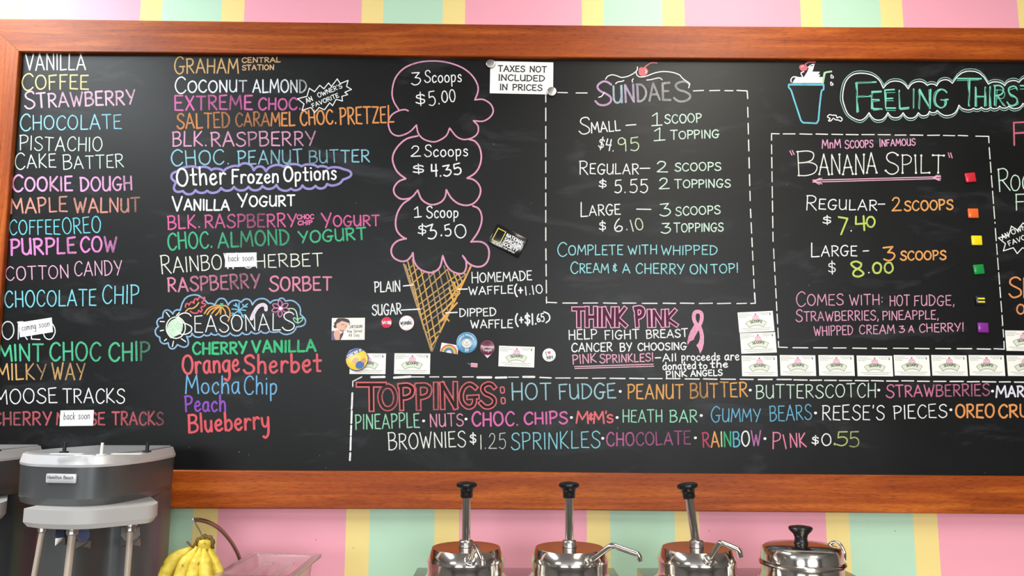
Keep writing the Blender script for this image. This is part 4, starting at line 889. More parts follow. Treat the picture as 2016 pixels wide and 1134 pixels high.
d.stroke(cu((318, 125), (365, 90), (460, 88)), 2.6, lin((228, 116, 128)), curve=True, layer=3)
d.stroke(cu((270, 150), (295, 140)), 2, lin((246, 210, 214)), layer=5); d.done()
d = D('pale green drinking straw with drops')
d.stroke(cu((565, 375), (592, 238)), 4.2, lin((176, 226, 178)), layer=2); d.stroke(cu((590, 240), (615, 228), (685, 218)), 3.4, lin((176, 226, 178)), layer=2)
for cx_, cy_ in ((697, 290), (692, 390)): d.stroke(cu((cx_-12, cy_-25), (cx_+18, cy_+8), (cx_, cy_+20), (cx_-16, cy_+10)), 1.8, lin(WH), curve=True, closed=True)
d.done()
d = D('small white puff squiggle by the cup')
d.stroke(cu((630, 850), (660, 820), (700, 828), (750, 830), (765, 865), (800, 850), (835, 878), (820, 910), (780, 895), (740, 890), (715, 870), (680, 905), (645, 905), (668, 875)), 2, lin(WH), curve=True, closed=True); d.done()
# thirsty cloud
def thirsty(w_, col, off, lay):
    d = D('white inner cloud outline around the thirsty heading' if not off else 'teal outer cloud outline around the thirsty heading')
    o = off
    d.stroke([(1739+o*.6, 173.5-o), (1731, 158-o), (1716, 147.5-o), (1695, 144-o), (1677, 148-o), (1664-o*.7, 163-o*.6), (1659-o, 189), (1662-o, 207), (1671-o*.6, 226+o*.6), (1690, 236.5+o), (1702, 233+o), (1711+o*.3, 222+o)], w_, lin(col), curve=True, layer=lay)
    bot = [(1711, 222), (1748, 221.5), (1778, 222), (1808, 222), (1830, 219), (1845, 217.5), (1888, 207), (1917, 213), (1932, 211), (1950, 211), (1968, 209), (1986, 209), (2014, 203.5), (2050, 203)]
    top = [(1739, 173.5), (1788, 175), (1826, 168), (1844, 169), (1875, 164), (1946, 165.5), (1978, 168.5), (2006, 162), (2046, 164)]
    scallop(d, [(x, y+o) for x, y in bot], [.4, .34, .36, .34, .25, .34, .2, .2, .22, .22, .22, .26, .25], w_, col, layer=lay, closed=False, flip=-1)
    scallop(d, [(x, y-o) for x, y in top], [.3, .28, .18, .3, .35, .18, .22, .28], w_, col, layer=lay, closed=False)
    d.done()
thirsty(2.1, (246, 248, 248), 0, 1); thirsty(1.6, (150, 200, 200), 4.5, 0)
# quotes and arrow of banana split
d = D('pink quotation marks and double arrow under BANANA SPILT')
for q in (((1555, 297), (1559, 305)), ((1559.5, 296), (1563.5, 304)), ((1867, 301), (1869.5, 310)), ((1871.5, 301), (1874.5, 311))): d.stroke(list(q), 2.1, lin((236, 150, 190)), layer=2)
d.stroke([(1600, 354.7), (1852, 348)], 2, lin((238, 176, 204))); d.stroke([(1600, 358.5), (1852, 351.5)], 1.8, lin((238, 176, 204)))
for q in (((1618, 351), (1604, 356), (1618, 362)), ((1614, 351), (1602, 356.5), (1613, 363)), ((1846, 344.5), (1837, 349.5), (1848, 355)), ((1851, 345), (1840, 349.5), (1851, 355))): d.stroke(list(q), 1.8, lin((238, 176, 204)), layer=1)
d.done()
# seasonals
se = cr(300, 565, 6.3)
d = D('light blue cloud outline around SEASONALS')
scallop(d, se((255, 335), (345, 290), (690, 205), (775, 222), (940, 225), (1100, 190), (1240, 222), (1462, 200), (1560, 165), (1648, 175), (1835, 340), (1788, 495), (1570, 550), (1450, 548), (1345, 545), (1225, 552), (1115, 565), (965, 570), (815, 578), (730, 572), (640, 590), (490, 572), (425, 612), (310, 715), (195, 692), (92, 625), (75, 490), (128, 380)),
        [.25, .42, .1, .5, .25, .4, .3, .15, .35, .3, .55, .28, .1, .25, .25, .28, .25, .25, .25, .25, .28, .3, .6, .55, .35, .35, .35, .55], 2.9, (142, 188, 226), layer=0)
d.done()
d = D('white sun outline with pale green hatching and rays')
d.stroke([se((290+118*math.cos(a*PI/10), 505+132*math.sin(a*PI/10)))[0] for a in range(20)], 2.2, lin((240, 244, 232)), curve=True, closed=True, layer=1)
for i in range(17):
    y = 398+i*13; hw = 105*math.sqrt(max(0, 1-((y-505)/125)**2))
    d.stroke(se((290-hw, y+24), (290+hw*.8, y-26)), 2.0, lin((206, 236, 204)), layer=0)
for q in (((170, 312), (212, 368)), ((97, 428), (148, 430)), ((98, 545), (138, 535)), ((148, 668), (175, 645)), ((262, 672), (248, 738)), ((358, 640), (412, 678)), ((335, 315), (298, 355))): d.stroke(se(*q), 2.1, lin(WH))
d.done()
d = D('red oak leaf with an orange vein')
d.stroke(se((410, 250), (415, 215), (440, 205), (455, 225), (470, 195), (500, 185), (515, 205), (520, 160), (545, 145), (560, 165), (580, 130), (620, 135), (650, 130), (640, 165), (610, 195), (660, 215), (640, 240), (605, 250), (615, 285), (600, 310), (575, 290), (560, 320), (525, 325), (500, 320), (470, 300)), 2.8, lin((228, 92, 100)), curve=True, layer=1)
d.stroke(se((412, 305), (450, 270), (500, 265), (545, 235), (575, 195)), 2.6, lin((238, 180, 96)), curve=True, layer=2); d.done()
d = D('orange pumpkin ribs with a green stem')
for q in (((645, 330), (690, 270), (760, 235), (840, 228), (920, 240), (960, 300), (960, 370), (940, 420)), ((680, 340), (720, 285), (780, 255), (840, 245)), ((735, 330), (780, 280), (830, 250)), ((785, 350), (820, 310), (845, 255)), ((845, 335), (852, 255)), ((910, 350), (900, 300), (865, 250))):
    d.stroke(se(*q), 2.7, lin((240, 172, 84)), curve=True, layer=1)
d.fill(se((838, 200), (880, 200), (872, 240), (850, 240)), lin((62, 204, 130)), layer=2); d.done()
d = D('light blue snowflake')
for q in (((988, 272), (1155, 290)), ((985, 355), (1180, 210)), ((1130, 380), (1040, 210)), ((1075, 200), (1075, 320)), ((1120, 215), (1135, 245), (1175, 245)), ((1010, 225), (1040, 240), (1035, 205)), ((985, 325), (1020, 330), (1015, 360)), ((1110, 345), (1110, 365), (1145, 345))): d.stroke(se(*q), 2.3, lin((128, 204, 238)), layer=1)
d.done()
d = D('thick lilac white candy cane')
d.stroke(se((1228, 395), (1260, 320), (1310, 245), (1370, 220), (1405, 240), (1408, 282)), 7, lin((232, 216, 232)), curve=True, layer=0, caps=True); d.done()
d = D('magenta outlined flower with a white centre')
for a in (95, 35, 150, 195, -15, 265):
    r_ = math.radians(a); ux, uy = math.cos(r_), -math.sin(r_)
    bx, by = 1590+ux*22, 268+uy*22; tx_, ty_ = 1590+ux*112, 268+uy*105
    mx_, my_ = (bx+tx_)/2, (by+ty_)/2
    d.stroke(se((bx, by), (mx_-uy*27, my_+ux*27), (tx_, ty_), (mx_+uy*27, my_-ux*27)), 1.9, lin((222, 132, 182)), curve=True, closed=True)
d.stroke(se((1586, 266), (1594, 266)), 6, lin((250, 250, 250)), layer=1); d.done()
d = D('pale green vine ending in a leafy bud')
d.stroke(se((1680, 270), (1740, 268), (1780, 300), (1800, 380), (1805, 440)), 2, lin((206, 236, 214)), curve=True)
d.stroke(se((1805, 448), (1760, 420), (1752, 382), (1790, 400)), 2.1, lin((150, 226, 190)), curve=True, closed=True); d.stroke(se((1805, 448), (1810, 400), (1862, 382), (1855, 415)), 2.1, lin((150, 226, 190)), curve=True, closed=True)
d.done()
# ------------------------------------------------------------------ things held on the board
def plate(name, px, py, wdt, hgt, ang, th, m, lab, cat, group=None, bev=.0006, lift=0.0):
    """thin plate on the board centred under pixel px, py; local x right, z up, y into the wall, front at local y = 0"""
    c = P(px, py, YB-lift-th)
    root = empty(name, c, lab, cat, group, rot=(0, math.radians(ang), 0))
    bm = bmesh.new(); box(bm, (0, th/2-.0001, 0), (wdt, th-.0003, hgt), bev)
    return root, bm
def lmap(x, y, layer): return Vector((x, -0.0002-0.00018*layer, y))
MMPX = .001275
# business cards, one modelled and then copied
def card_art(root):
    i1 = Ink(lmap)
    gi = lin((206, 216, 186)); dk = lin((88, 92, 80))
    top = [(.0285*math.sin(math.radians(a))*1.0, -.030+.036*math.cos(math.radians(a))) for a in range(-50, 51, 10)]
    A = [(.045*math.sin(math.radians(a)), -.0385+.045*math.cos(math.radians(a))) for a in range(-37, 38, 6)]
    B = [(.033*math.sin(math.radians(a)), -.0415+.033*math.cos(math.radians(a))) for a in range(33, -34, -6)]
    poly = A+B
    i1.fill(poly, lin((224, 232, 208)), layer=0)
    i1.stroke(poly, .0008, dk, closed=True, layer=1)
    i1.build('banner', M_CHALKP, root)
    i2 = Ink(lmap)
    i2.fill([(-.0088, .0075), (-.0082, .0125), (-.005, .0165), (0, .0185), (.005, .0165), (.0082, .0125), (.0088, .0075), (.004, .006), (-.004, .006)], lin((244, 184, 204)), layer=2)
    for x in (-.005, 0, .005): i2.stroke([(x-.002, .008), (x, .012), (x+.002, .008)], .0008, lin((252, 232, 238)), layer=3)
    i2.stroke([(-.0004, .0195), (.0004, .0195)], .003, lin((120, 50, 60)), layer=3)
    i2.build('ice_cream_print', M_CHALKP, root)
    i3 = Ink(lmap)
    i3.text('SCOOPS', 0, 0, 0, 0, .0056, .0013, lin((40, 44, 36)), arc=(0, -.0385, .0374, 111, 69), jit=.004, layer=2, up=1)
    i3.build('lettering', M_CHALKP, root)
    i4 = Ink(lmap); g = lin((168, 166, 164)); random.seed(3)
    for y, x0, x1 in ((.0215, -.042, -.018), (.0175, -.042, -.008), (.0135, -.042, -.022), (.0215, .010, .040), (.0175, .014, .032), (-.0165, -.038, .038), (-.0208, -.03, .032)):
        x = x0
        while x < x1:
            l_ = random.uniform(.0025, .006); i4.stroke([(x, y), (min(x+l_, x1), y)], .0011, g, layer=1, caps=False); x += l_+.0012
    i4.fill([(.0355, .0155), (.0382, .0155), (.0382, .0200), (.0355, .0200)], lin((70, 80, 110)), layer=1)
    i4.build('fine_print', M_CHALKP, root)['kind'] = 'stuff'
def print_mat():
    m = bpy.data.materials.new('printed_ink'); m.use_nodes = True
    nt = m.node_tree; b = nt.nodes['Principled BSDF']
    a = nt.nodes.new('ShaderNodeAttribute'); a.attribute_name = 'Col'
    tc = nt.nodes.new('ShaderNodeTexCoord'); n = nt.nodes.new('ShaderNodeTexNoise'); n.inputs['Scale'].default_value = 300
    nt.links.new(tc.outputs['Object'], n.inputs['Vector'])
    mr = nt.nodes.new('ShaderNodeMapRange'); mr.inputs['To Min'].default_value = .94; mr.inputs['To Max'].default_value = 1.05; nt.links.new(n.outputs['Fac'], mr.inputs['Value'])
    sc = nt.nodes.new('ShaderNodeVectorMath'); sc.operation = 'SCALE'; nt.links.new(a.outputs['Color'], sc.inputs[0]); nt.links.new(mr.outputs['Result'], sc.inputs['Scale'])
    nt.links.new(sc.outputs['Vector'], b.inputs['Base Color']); b.inputs['Roughness'].default_value = .4
    return m
M_CHALKP = print_mat()
CW, CH = .0895, .0515
cards = [
 (724, 716, 0.3, 'white shop card partly covered by the round yellow badge', 'loose cards low on the board'),
 (811.5, 716, 0.2, 'white shop card standing alone just left of the cone tip', 'loose cards low on the board'),
 (1017, 702, 1.8, 'white shop card tilted between the maroon badge and the I love NH badge', 'loose cards low on the board'),
 (1488.5, 633.5, -3.0, 'white shop card at the top of the upright column of three', 'cards round the banana split frame'),
 (1493, 675, -2.2, 'white shop card in the middle of the upright column of three', 'cards round the banana split frame'),
 (1495.5, 720.5, 0.1, 'white shop card at the corner where the column meets the long row', 'cards round the banana split frame'),
 (1571, 719.5, 0.3, 'white shop card in the long row, next right of the corner card', 'cards round the banana split frame'),
 (1647, 719.5, 0.2, 'white shop card in the long row, third from the corner end', 'cards round the banana split frame'),
 (1722.5, 720.5, 0.3, 'white shop card in the long row, above the word BUTTERSCOTCH end', 'cards round the banana split frame'),
 (1795.5, 719.5, 0.4, 'white shop card in the long row, above the start of STRAWBERRIES', 'cards round the banana split frame'),
 (1869.5, 719.5, 0.4, 'white shop card in the long row, above the middle of STRAWBERRIES', 'cards round the banana split frame'),
 (1943, 719.5, 0.3, 'white shop card in the long row, above the dot after STRAWBERRIES', 'cards round the banana split frame'),
 (2018, 720, 0.3, 'white shop card at the row end, lower of two cut by the right edge', 'cards round the banana split frame'),
 (2015, 671, 0.6, 'white shop card above the row, upper of two cut by the right edge', 'cards round the banana split frame'),
]
first = None
for x, y, a, lab, grp in cards:
    if first is None:
        first, bm = plate('business_card', x, y, CW, CH, a, .0014, M_WHITE, lab, 'card', grp, bev=0)
        bobj('card_stock', bm, M_WHITE, first); card_art(first)
        kids = list(first.children)
    else:
        r = first.copy(); COL.objects.link(r); r.location = P(x, y, YB-.0014); r.rotation_euler = (0, math.radians(a), 0); r['label'] = lab; r['group'] = grp
        for k in kids:
            c = k.copy(); COL.objects.link(c); c.parent = r

# TAXES sign under two round magnets
root, bm = plate('paper_sign', 1027, 153, .166, .0885, .8, .0014, M_PAPER, 'white printed paper sign reading TAXES NOT INCLUDED IN PRICES', 'sign', bev=0)
bobj('paper', bm, M_PAPER, root)
ink = Ink(lmap); K = lin((34, 32, 30))
for t, x0, x1, y in (('TAXES NOT', -.062, .065, .0165), ('INCLUDED', -.060, .060, -.0085), ('IN PRICES', -.056, .054, -.0345)):
    ink.text(t, x0, x1, y, y, .0155, .0031, K, jit=0, serif=True, up=1)
ink.build('lettering', M_CHALKP, root)
def round_magnet(px, py, lab):
    r = empty('round_magnet', P(px, py, YB-.0012), lab, 'magnet', 'round metal magnets on the paper sign')
    M90 = Matrix.Rotation(math.radians(90), 4, 'X')      # +z -> -y
    bm = bmesh.new(); lathe(bm, [(.0118, 0), (.0126, .001), (.0126, .005), (.0116, .0062), (.0098, .0066)], seg=36, mat=M90); bobj('rim', bm, M_BRUSH, r, autos=40)
    bm = bmesh.new(); lathe(bm, [(.0096, .0030), (.0096, .0054), (.0090, .0060), (.0, .0062)], seg=36, mat=M90, cap=False); bobj('disc', bm, flat((176, 168, 158), .35), r, autos=40)
round_magnet(966, 126.5, 'round silver magnet at the upper left corner of the paper sign')
round_magnet(1086.5, 181.5, 'round silver magnet at the lower right corner of the paper sign')

# small paper slips
def slip(px, py, wp, hp, ang, txt, tw, th_, lab, grp='handwritten paper slips'):
    root, bm = plate('paper_slip', px, py, wp*MMPX, hp*MMPX, ang, .0014, M_PAPER, lab, 'slip', grp, bev=0)
    bobj('paper', bm, M_PAPER, root)
    ink = Ink(lmap); x = -tw*MMPX/2
    a, b = txt
    m_ = x+tw*MMPX*(.56 if a == 'coming' else .5)
    k = lin((40, 44, 60))
    ink.text(a, x, m_-.004, -.003, -.003, th_*MMPX, .0014, k, up=1, jit=.01); ink.text(b, m_+.004, -x, -.0025, -.0025, th_*MMPX, .0014, k, up=1, jit=.01)
    ink.build('lettering', M_CHALKP, root)
slip(70.5, 644.5, 64, 29, -9.5, ('coming', 'soon'), 54, 12, 'white paper slip reading coming soon, tilted over the large white flavour word')
slip(151, 823, 64, 30, -1.0, ('back', 'soon'), 50, 13, 'white paper slip reading back soon, stuck between CHERRY and TRACKS')
slip(474, 511.5, 62, 28.5, -1.5, ('back', 'soon'), 50, 12, 'white paper slip reading back soon, stuck over RAINBOW SHERBET')

# round pin badges
def badge(px, py, rp, col, lab, ang=0, rough=.22, dome=.002, rim=None, lift=0.0, grp='round badges below the cone'):
    R_ = rp*MMPX
    r = empty('pin_badge', P(px, py, YB-.004-lift), lab, 'badge', grp, rot=(0, math.radians(ang), 0))
    M90 = Matrix.Rotation(math.radians(90), 4, 'X')
    bm = bmesh.new(); lathe(bm, [(R_*.86, -.0036), (R_*.99, -.0018), (R_, -.0004), (R_*.97, .0003)], seg=40, mat=M90); bobj('rim', bm, flat(rim or col, rough), r, autos=50)
    bm = bmesh.new(); lathe(bm, [(R_*.97, .0001), (R_*.9, .0006), (.0, .0007)], seg=40, mat=M90, cap=False); bobj('face', bm, flat(col, rough), r, autos=50)
    return r, R_
def bm_map(x, y, layer): return Vector((x, -.0011-.00015*layer, y))
r, R_ = badge(761, 635, 10.8, (222, 58, 82), 'small red badge reading VOTE')
i = Ink(bm_map); i.text('V', -.0105, -.0045, -.0035, -.0035, .0062, .0022, lin((250, 240, 240)), up=1, jit=0); i.text('TE', .0035, .0108, -.0035, -.0035, .0062, .0022, lin((250, 240, 240)), up=1, jit=0)
i.fill([(-.0032, -.0032), (.0026, -.0032), (.0030, .0005), (-.0002, .0035), (-.0036, .0005)], lin((250, 240, 240))); i.fill([(-.0018, -.0022), (.0012, -.0022), (.0014, .0003), (-.0002, .0018), (-.002, .0003)], lin((40, 30, 60)), layer=1)
i.build('lettering', M_CHALKP, r)
r, R_ = badge(800.5, 636, 15, (246, 242, 240), 'white badge with WHINING crossed out by a thin line', rim=(214, 130, 146))
i = Ink(bm_map); i.text('WHINING', -.0148, .0142, -.0045, -.0035, .0082, .0013, lin((50, 46, 48)), up=1, jit=.01); i.stroke([(-.011, -.009), (.012, .012)], .0008, lin((90, 60, 70)), layer=2); i.build('lettering', M_CHALKP, r)
bm = bmesh.new(); lathe(bm, [(R_*.42, -.0012), (R_*.42, .0)], c=(0, .0018, -.0150), seg=4, mat=Matrix.Rotation(math.radians(90), 4, 'X')); bobj('magnet_backing', bm, flat((80, 20, 28)), r)
# rainbow sticker
root, bm = plate('rainbow_magnet', 885, 686, .0445*1.0, .0225, 9.5, .0014, M_WHITE, 'small white rectangular magnet with a rainbow, under the blue round badge', 'magnet', bev=.0003)
bobj('plate', bm, flat((238, 230, 240), .35), root)
i = Ink(lmap)
for k, c in enumerate(((216, 54, 52), (236, 140, 48), (244, 214, 62), (70, 170, 80), (46, 96, 190), (146, 110, 200))):
    R2 = .0195-.0024*k
    i.stroke([(R2*math.cos(PI*t/14), -.0112+R2*math.sin(PI*t/14)) for t in range(15)], .0025, lin(c), curve=True, caps=False)
i.build('rainbow_print', M_CHALKP, root)
# blue round badge
r, R_ = badge(919, 674.5, 20.6, (66, 142, 186), 'blue round badge with white rings and the number 20', lift=.002, rim=(120, 170, 200))
i = Ink(bm_map); wh = lin((242, 238, 232)); dk = lin((110, 100, 96))
def ring(cx_, cy_, rr, w_, c, layer): i.stroke([(cx_+rr*math.cos(PI*t/10), cy_+rr*math.sin(PI*t/10)) for t in range(20)], w_, c, curve=True, closed=True, layer=layer, n=2)
i.fill([(.0128*math.cos(PI*t/14), .0-.0015+.0122*math.sin(PI*t/14)) for t in range(28)], wh, layer=0)
ring(0, .001, .0090, .0007, dk, 1); ring(0, .0055, .0052, .0007, dk, 1); ring(0, -.0036, .0032, .0007, dk, 1); ring(0, -.0005, .0118, .0006, dk, 1)
i.fill([(.0085*math.cos(PI*t/12), .0085*math.sin(PI*t/12)-.0188) for t in range(4, 21)], lin((66, 142, 186)), layer=1) if False else None
i.text('CIRCLE PROGRAM', 0, 0, 0, 0, .0036, .0009, wh, arc=(0, 0, .0172, 166, 22), up=1, jit=0, layer=1)
i.text('20', -.0045, .0045, -.0215, -.0215, .0058, .0015, wh, up=1, jit=0, layer=1)
i.stroke([(.0200*math.cos(math.radians(a)), .0200*math.sin(math.radians(a))) for a in range(196, 246, 6)], .0006, wh, layer=1); i.stroke([(.0200*math.cos(math.radians(a)), .0200*math.sin(math.radians(a))) for a in range(295, 345, 6)], .0006, wh, layer=1)
i.build('emblem', M_CHALKP, r)
# maroon balloon badge
r, R_ = badge(959.5, 684.5, 14.6, (112, 46, 66), 'maroon badge with two words of white script and a white pointed backing below', rim=(150, 90, 110))
i = Ink(bm_map); i.text('Uncensored', -.0155, .0155, .0005, -.0005, .0058, .0010, lin((236, 214, 222)), up=1, jit=.01); i.text('Tongue', -.0105, .0105, -.0088, -.0085, .0060, .0010, lin((236, 214, 222)), up=1, jit=.01)
i.build('lettering', M_CHALKP, r)
bm = bmesh.new(); vs = [bm.verts.new(v) for v in ((-.0105, .0034, -.0140), (.0125, .0034, -.0135), (.0, .0034, -.0262), (-.0105, .0010, -.0140), (.0125, .0010, -.0135), (.0, .0010, -.0262))]
for f in ((0, 1, 2), (5, 4, 3), (0, 3, 4, 1), (1, 4, 5, 2), (2, 5, 3, 0)): bm.faces.new([vs[q] for q in f])
bobj('pointed_backing', bm, flat((226, 214, 220)), r)
# I love NH
r, R_ = badge(1081, 699, 13.2, (246, 246, 244), 'white badge reading I love NH with a pink heart', ang=-8, rim=(220, 220, 220))
i = Ink(bm_map); k = lin((40, 40, 42))
i.text('I', -.0085, -.0055, .0015, .0015, .0078, .0015, k, up=1, jit=0, serif=True); i.text('NH', -.0062, .0082, -.0098, -.0090, .0078, .0016, k, up=1, jit=0)
i.fill([(.0008, .0015), (-.0035, .0058), (-.0030, .0090), (-.0004, .0098), (.0010, .0080), (.0026, .0098), (.0052, .0088), (.0055, .0056)], lin((232, 92, 132)), layer=1)
i.build('lettering', M_CHALKP, r)
# yellow badge with a blue speech band (plain stand-in artwork)
r, R_ = badge(702.5, 707.5, 22.4, (244, 206, 62), 'large yellow badge with a blue banner band, overlapping the corner of a shop card', ang=-27, lift=.0012, rim=(60, 74, 140), grp='round badges below the cone')
i = Ink(bm_map)
cap_ = [(R_*.93*math.cos(math.radians(a)), R_*.93*math.sin(math.radians(a))) for a in range(28, 153, 8)]
i.fill(cap_, lin((52, 72, 142)), layer=0)
i.stroke([(-R_*.66, R_*.62), (-R_*.2, R_*.72), (R_*.4, R_*.68)], .0012, lin((240, 240, 244)), curve=True, layer=1)
i.text('CAN DO IT', -.017, .020, .0132, .0132, .0052, .0016, lin((248, 248, 250)), up=1, jit=0, layer=1)
i.fill([(R_*.78*math.cos(math.radians(a))*.5+.001, -R_*.56+R_*.33*math.sin(math.radians(a))) for a in range(0, 360, 20)], lin((42, 96, 176)), layer=0)
i.fill([(R_*.30*math.cos(math.radians(a))-.004, -R_*.02+R_*.22*math.sin(math.radians(a))) for a in range(0, 360, 24)], lin((238, 186, 150)), layer=1)
i.fill([(R_*.22*math.cos(math.radians(a))+.014, -R_*.34+R_*.2*math.sin(math.radians(a))) for a in range(0, 360, 24)], lin((232, 150, 110)), layer=1)
i.build('banner_print', M_CHALKP, r)
# sarcasm picture magnet
root, bm = plate('picture_magnet', 685.5, 647.5, .083, .0555, -.7, .0022, M_WHITE, 'cream picture magnet with a drawn dark-haired woman and the words Sarcasm Now Served All Day', 'magnet', bev=.0004)
bobj('plate', bm, flat((246, 238, 224), .35), root)
i = Ink(lmap); u = .083/530; q = lambda *p: [((x-370)*u, (305-y)*u) for x, y in p]
i.fill(q((105, 340), (140, 330), (175, 380), (210, 482), (105, 482)), lin((82, 76, 124)), layer=0)
i.fill(q((150, 335), (200, 318), (250, 370), (240, 482), (170, 482), (140, 400)), lin((240, 174, 146)), layer=1)
i.fill(q((235, 482), (245, 390), (300, 345), (290, 400), (250, 482)), lin((60, 44, 70)), layer=2)
i.fill(q((175, 215), (205, 170), (270, 165), (340, 180), (365, 225), (355, 270), (320, 330), (280, 350), (235, 345), (200, 305), (182, 260)), lin((244, 190, 162)), layer=3)
i.fill(q((205, 132), (300, 132), (370, 150), (395, 190), (385, 215), (340, 195), (265, 175), (215, 205), (190, 215), (175, 240), (185, 290), (150, 290), (132, 260), (150, 235), (140, 205), (165, 190), (180, 155)), lin((56, 38, 34)), layer=4)
i.stroke(q((262, 240), (285, 232), (305, 240)), .0011, lin((60, 40, 40)), curve=True, layer=5); i.stroke(q((335, 262), (350, 258)), .001, lin((60, 40, 40)), layer=5)
i.stroke(q((245, 322), (270, 338), (298, 330)), .002, lin((190, 40, 50)), curve=True, layer=5); i.stroke(q((320, 255), (332, 285), (318, 292)), .0006, lin((170, 100, 80)), layer=5)
i.build('portrait_print', M_CHALKP, root)
i = Ink(lmap); k = lin((60, 58, 66))
i.text('Sarcasm:', *[v for v in (q((380, 0))[0][0], q((605, 0))[0][0], q((0, 292))[0][1], q((0, 288))[0][1])], .0105, .0012, k, up=1, first=1.2)
i.text('Now Served', q((355, 0))[0][0], q((590, 0))[0][0], q((0, 365))[0][1], q((0, 358))[0][1], .0075, .0008, k, up=1)
i.text('All Day', q((378, 0))[0][0], q((548, 0))[0][0], q((0, 430))[0][1], q((0, 426))[0][1], .0075, .0008, k, up=1)
i.build('lettering', M_CHALKP, root)
# sarcasm society magnet
root, bm = plate('badge_magnet', 1000, 473.5, .0885, .0555, 27.2, .0062, M_BLACK, 'black rectangular magnet with a yellow frame reading National Sarcasm Society, tilted', 'magnet', bev=.0022)
bobj('plate', bm, flat((26, 24, 24), .16), root, autos=50)
i = Ink(lmap); ye = lin((240, 226, 84)); wh = lin((240, 240, 240))
i.stroke([(-.0365, -.0165), (-.0150, -.0165), (-.0150, .0170), (-.0365, .0170)], .0020, ye, closed=True, ext=.001, caps=False); i.build('yellow_frame', M_CHALKP, root)
i = Ink(lmap)
for t, y, x1 in (('NATIONAL', .0070, .0400), ('SARCASM', -.0045, .0375), ('SOCIETY', -.0160, .0345)): i.text(t, -.0095, x1-.001, y, y, .0086, .0019, wh, up=1, jit=0)
i.text('LIKE WE NEED YOUR SUPPORT', -.034, .030, -.0228, -.0228, .0034, .0007, wh, up=1, jit=0)
i.build('lettering', M_CHALKP, root)
# coloured square magnets
for x, y, a, c, nm in ((1911.5, 349, -6, (206, 42, 58), 'glossy red square magnet, topmost of the column of small squares'), (1917, 419.5, 0, (236, 104, 42), 'glossy orange square magnet in the column of small squares'), (1924, 473, 0, (246, 218, 24), 'glossy yellow square magnet in the column of small squares'), (1928, 530, -5, (22, 142, 66), 'glossy green square magnet in the column of small squares'), (1936.5, 645, 2, (134, 46, 150), 'glossy purple square magnet, lowest of the column of small squares')):
    root, bm = plate('square_magnet', x, y, .0268, .0252, a, .0062, None, nm, 'magnet', 'small square magnets beside the banana split prices', bev=.002)
    bobj('body', bm, flat(c, .18), root, autos=50)
    bm = bmesh.new(); lathe(bm, [(.0118, 0), (.0112, .0012), (.0, .0013)], seg=4, mat=Matrix.Rotation(math.radians(90), 4, 'X') @ Matrix.Rotation(math.radians(45), 4, 'Z'), cap=False)
    bm.free()
root, bm = plate('square_magnet', 1932, 591, .0262, .0240, 0, .0062, None, 'black square magnet with two yellow bars like an equals sign', 'magnet', 'small square magnets beside the banana split prices', bev=.002)
bobj('body', bm, flat((24, 28, 48), .18), root, autos=50)
for z in (.0042, -.0042):
    bm = bmesh.new(); box(bm, (0, -.0004, z), (.0178, .0008, .0042), .0003); bobj('yellow_bar', bm, flat((236, 220, 48), .3), root)
# little pink tag
root, bm = plate('pink_tag', 933.5, 719, .0170, .0105, 5, .002, None, 'tiny crumpled pink tag with a bit of wire below the blue round badge', 'tag', bev=.0004)
bobj('body', bm, flat((212, 150, 168)), root)
bm = bmesh.new(); box(bm, (0, -.0004, .0038), (.015, .0008, .0022), .0002); bobj('pale_strip', bm, flat((226, 206, 204)), root)
bm = bmesh.new(); tube(bm, catmull([(-.0085, 0, .003), (-.012, 0, .0), (-.014, 0, .0035), (-.0185, 0, .002)], 4), .0004, 6); bobj('wire', bm, M_BRUSH, root)

# ------------------------------------------------------------------ back counter under the board
ZC = .95
bm = bmesh.new(); box(bm, (0, 1.69, ZC-.02), (5.2, .655, .04), .004)
ct = empty('back_counter', (0, 1.69, 0), 'beige back counter below the chalkboard, just under the picture', 'counter')
o = bobj('countertop', bm, M_COUNTER); o.parent = ct; o.matrix_parent_inverse = Matrix.Translation((0, -1.69, 0))
bm = bmesh.new(); box(bm, (0, 1.72, (ZC-.04)/2), (5.1, .58, ZC-.042), .003)
o = bobj('cabinet_body', bm, M_PLASTER); o.parent = ct; o.matrix_parent_inverse = Matrix.Translation((0, -1.69, 0))

